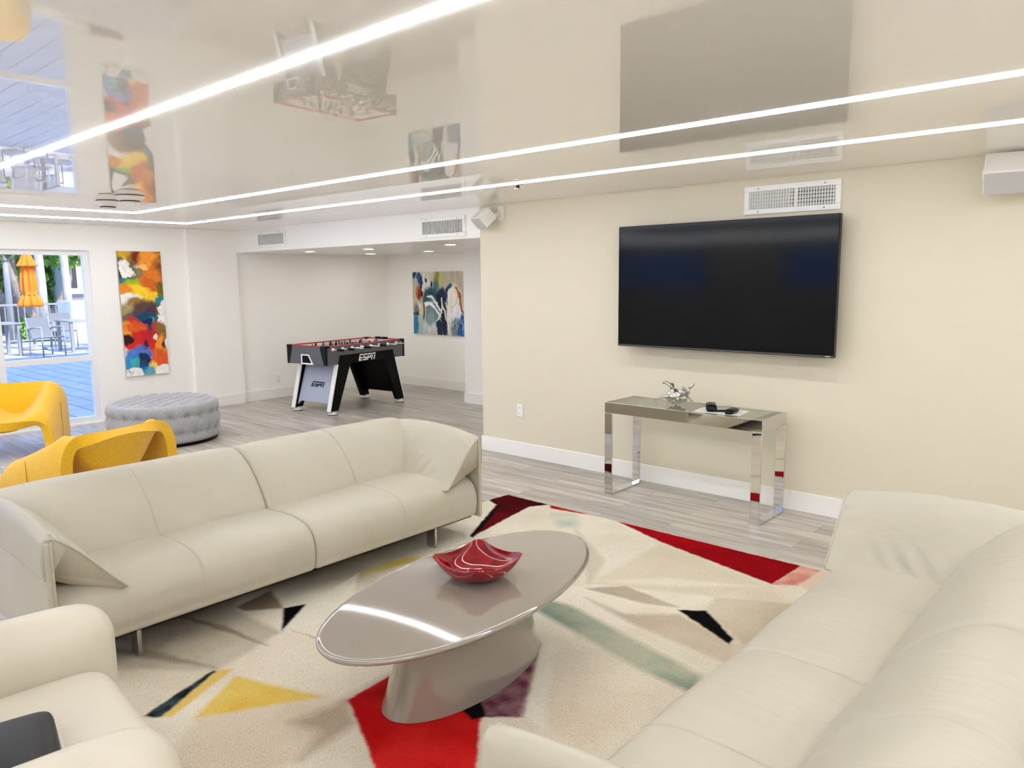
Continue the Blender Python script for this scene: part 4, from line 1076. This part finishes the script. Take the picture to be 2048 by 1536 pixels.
bb.build('balusters', M['patiomet'], fe)
lp = thing('lamp_post', 'grey lamp post behind the patio railing at the left of the window view', 'lamp', (-19.0, 1.28, -.03))
MB().tube([(0, 0, 0), (0, 0, 1.8), (0, 0, 2.25)], [.09, .075, .06], 14).build('post', M['patiomet'], lp)
MB().tube([(0, 0, 2.2), (0, .14, 2.35), (0, .3, 2.55)], .02, 8).tube([(0, 0, 2.2), (0, -.14, 2.35), (0, -.3, 2.55)], .02, 8).build('arms', M['patiomet'], lp)
MB().lathe([(.40, 2.55), (.38, 2.60), (.05, 2.62)], 24).build('lamp_shade', M['patiomet'], lp)
def leaves(name, parent, centers, n, size, seed):
    r_ = np.random.default_rng(seed); v_ = []; f_ = []
    for k in range(n):
        c = centers[r_.integers(len(centers))]
        d = r_.normal(size=3); d /= np.linalg.norm(d); p_ = np.array(c[:3])+d*c[3]*r_.random()**.4
        a_ = r_.normal(size=3); a_ /= np.linalg.norm(a_); b_ = np.cross(a_, r_.normal(size=3)); b_ /= np.linalg.norm(b_)
        s_ = size*r_.uniform(.6, 1.3); i = len(v_)
        v_ += [tuple(p_-a_*s_), tuple(p_+b_*s_*.45), tuple(p_+a_*s_), tuple(p_-b_*s_*.45)]; f_.append((i, i+1, i+2, i+3))
    mb = MB(); mb.add(v_, f_, False); return mb.build(name, M['leaf'], parent, fixn=False)
def tree(x, y, label, seed, trunks, crown, n=5200):
    t_ = thing('garden_tree', label, 'tree', (x, y, -.06), 0, 'trees beyond the patio')
    mb = MB()
    for pts, r0 in trunks: 
        q = catmull(pts, 5, False); mb.tube(q, [r0*(1-.55*i/len(q)) for i in range(len(q))], 10)
    mb.build('trunk', M['bark'], t_); leaves('foliage', t_, crown, n, .11, seed)
tree(-24.6, 2.7, 'spreading grey tree behind the orange umbrella', 3,
     [([(0, 0, 0), (0, -.1, 1.0), (0, -.9, 2.2), (0, -1.6, 3.6)], .26), ([(0, .2, 0), (0, .3, 1.2), (0, .2, 2.4), (0, .6, 3.8)], .22), ([(0, -.3, 0), (0, -.9, .9), (.1, -1.7, 1.5), (0, -2.6, 2.6)], .18)],
     [(0, -1.8, 3.3, .9), (0, -.6, 3.1, .8), (0, .8, 3.2, 1.0), (-.5, -2.8, 2.8, .8), (0, 0, 4.0, 1.6), (-1, 1.8, 3.2, .8)])
tree(-21.7, 2.95, 'branching tree on the right of the window view behind the railing', 4,
     [([(0, 0, 0), (0, -.2, .8), (0, -.35, 2.0), (0, -.1, 3.4)], .20), ([(0, 0, .5), (0, .5, 1.2), (0, .75, 2.0), (0, .5, 3.2)], .14), ([(0, -.1, .4), (0, -.6, 1.1), (0, -.9, 2.2), (0, -1.3, 3.2)], .13)],
     [(0, -1.4, 3.2, .9), (0, .6, 3.0, .9), (0, 1.3, 3.1, .8), (0, 0, 4.0, 1.4)])
for x_, y_, lb in ((-20.6, 2.55, 'pale palm trunk just right of the orange umbrella'), (-20.7, 3.25, 'pale palm trunk near the white building')):
    t_ = thing('palm_tree', lb, 'tree', (x_, y_, -.06), 0, 'palms beyond the patio')
    MB().tube([(0, 0, 0), (0, .03, 1.5), (0, 0, 3.2), (0, -.02, 6)], [.14, .12, .11, .10], 14).build('trunk', M['palm'], t_)
    leaves('fronds', t_, [(0, 0, 6.2, .22)], 120, .2, 8)
for x_, y_, s_, lb in ((-19.4, 2.1, .36, 'light green bush at the foot of the patio railing'), (-24.5, .6, 1.0, 'dark green shrub at the left behind the railing'), (-23.2, 3.3, .5, 'dark green shrub between the tree trunks')):
    t_ = thing('shrub', lb, 'shrub', (x_, y_, -.06), 0, 'shrubs beyond the railing')
    leaves('foliage', t_, [(0, 0, s_*.8, s_), (0, s_*.7, s_*.6, s_*.7), (0, -s_*.7, s_*.6, s_*.7)], 2200, .10*s_+.03, int(s_*100))
    MB().tube([(0, 0, 0), (0, 0, s_)], .04, 8).build('stem', M['bark'], t_)
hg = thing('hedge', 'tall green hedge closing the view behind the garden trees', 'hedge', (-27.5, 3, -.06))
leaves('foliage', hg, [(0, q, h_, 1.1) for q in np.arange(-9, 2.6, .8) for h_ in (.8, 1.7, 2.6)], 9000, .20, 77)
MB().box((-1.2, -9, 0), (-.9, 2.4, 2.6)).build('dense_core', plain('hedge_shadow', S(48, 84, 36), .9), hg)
wb = thing('white_building', 'white building with a dark window at the right edge of the window view', 'building', (-28.6, 7.0, -.06))
MB().box((-3, -2.2, 0), (3, 4, 6)).build('walls', M['stucco'], wb)
MB().box((2.99, -1.98, 1.5), (3.03, -1.78, 2.5)).box((2.99, -1.5, 1.5), (3.03, -1.2, 2.5)).build('window', M['dark'], wb)
MB().box((2.9, -2.3, 1.15), (3.25, 4, 1.28)).build('ledge', M['slategrey'], wb)
tag(MB().box((-.5, -.9, 0), (.5, 1.6, 1.14)).build('planter_wall', M['stucco']), 'low white masonry wall at the right end of the patio railing', 'wall')
bpy.data.objects['planter_wall'].location = (-18.32, 3.30, -.02)

# ------------------------------------------------------------------ sky, sun, camera
w = bpy.data.worlds.new('World'); SC.world = w; w.use_nodes = True
nt = w.node_tree; nt.nodes.clear(); bg = nt.nodes.new('ShaderNodeBackground'); ow = nt.nodes.new('ShaderNodeOutputWorld')
bg.inputs['Color'].default_value = (.27, .46, 1.0, 1); bg.inputs['Strength'].default_value = 2.7; nt.links.new(bg.outputs[0], ow.inputs[0])
sd = bpy.data.lights.new('sun', 'SUN'); sd.energy = 7.0; sd.angle = math.radians(.6); sd.color = (1.0, .97, .92)
so = bpy.data.objects.new('sun', sd); COL.objects.link(so)
so.rotation_euler = Vector((-.70, -.12, -.70)).to_track_quat('-Z', 'Y').to_euler()

cam = bpy.data.cameras.new('camera'); co = bpy.data.objects.new('camera', cam); COL.objects.link(co); SC.camera = co
cam.sensor_width = 36; cam.lens = 1504.4867/2048*36; cam.clip_start = .02; cam.clip_end = 200
yaw, pit, rol = math.radians(41.70404), math.radians(-7.96944), math.radians(-.6586)
fw = Vector((-math.sin(yaw)*math.cos(pit), math.cos(yaw)*math.cos(pit), math.sin(pit)))
rt = Vector((math.cos(yaw), math.sin(yaw), 0)); up = rt.cross(fw)
r2 = math.cos(rol)*rt+math.sin(rol)*up; u2 = -math.sin(rol)*rt+math.cos(rol)*up
mw = Matrix((r2, u2, -fw)).transposed().to_4x4(); mw.translation = Vector((4.81754, -4.99507, 1.59))
co.matrix_world = mw

SC.cycles.diffuse_bounces = 7; SC.cycles.max_bounces = 10
vs = SC.view_settings; vs.view_transform = 'Standard'; vs.look = 'None'; vs.gamma = 1.0; vs.use_curve_mapping = False; vs.exposure = 0.0
SC.display_settings.display_device = 'sRGB'
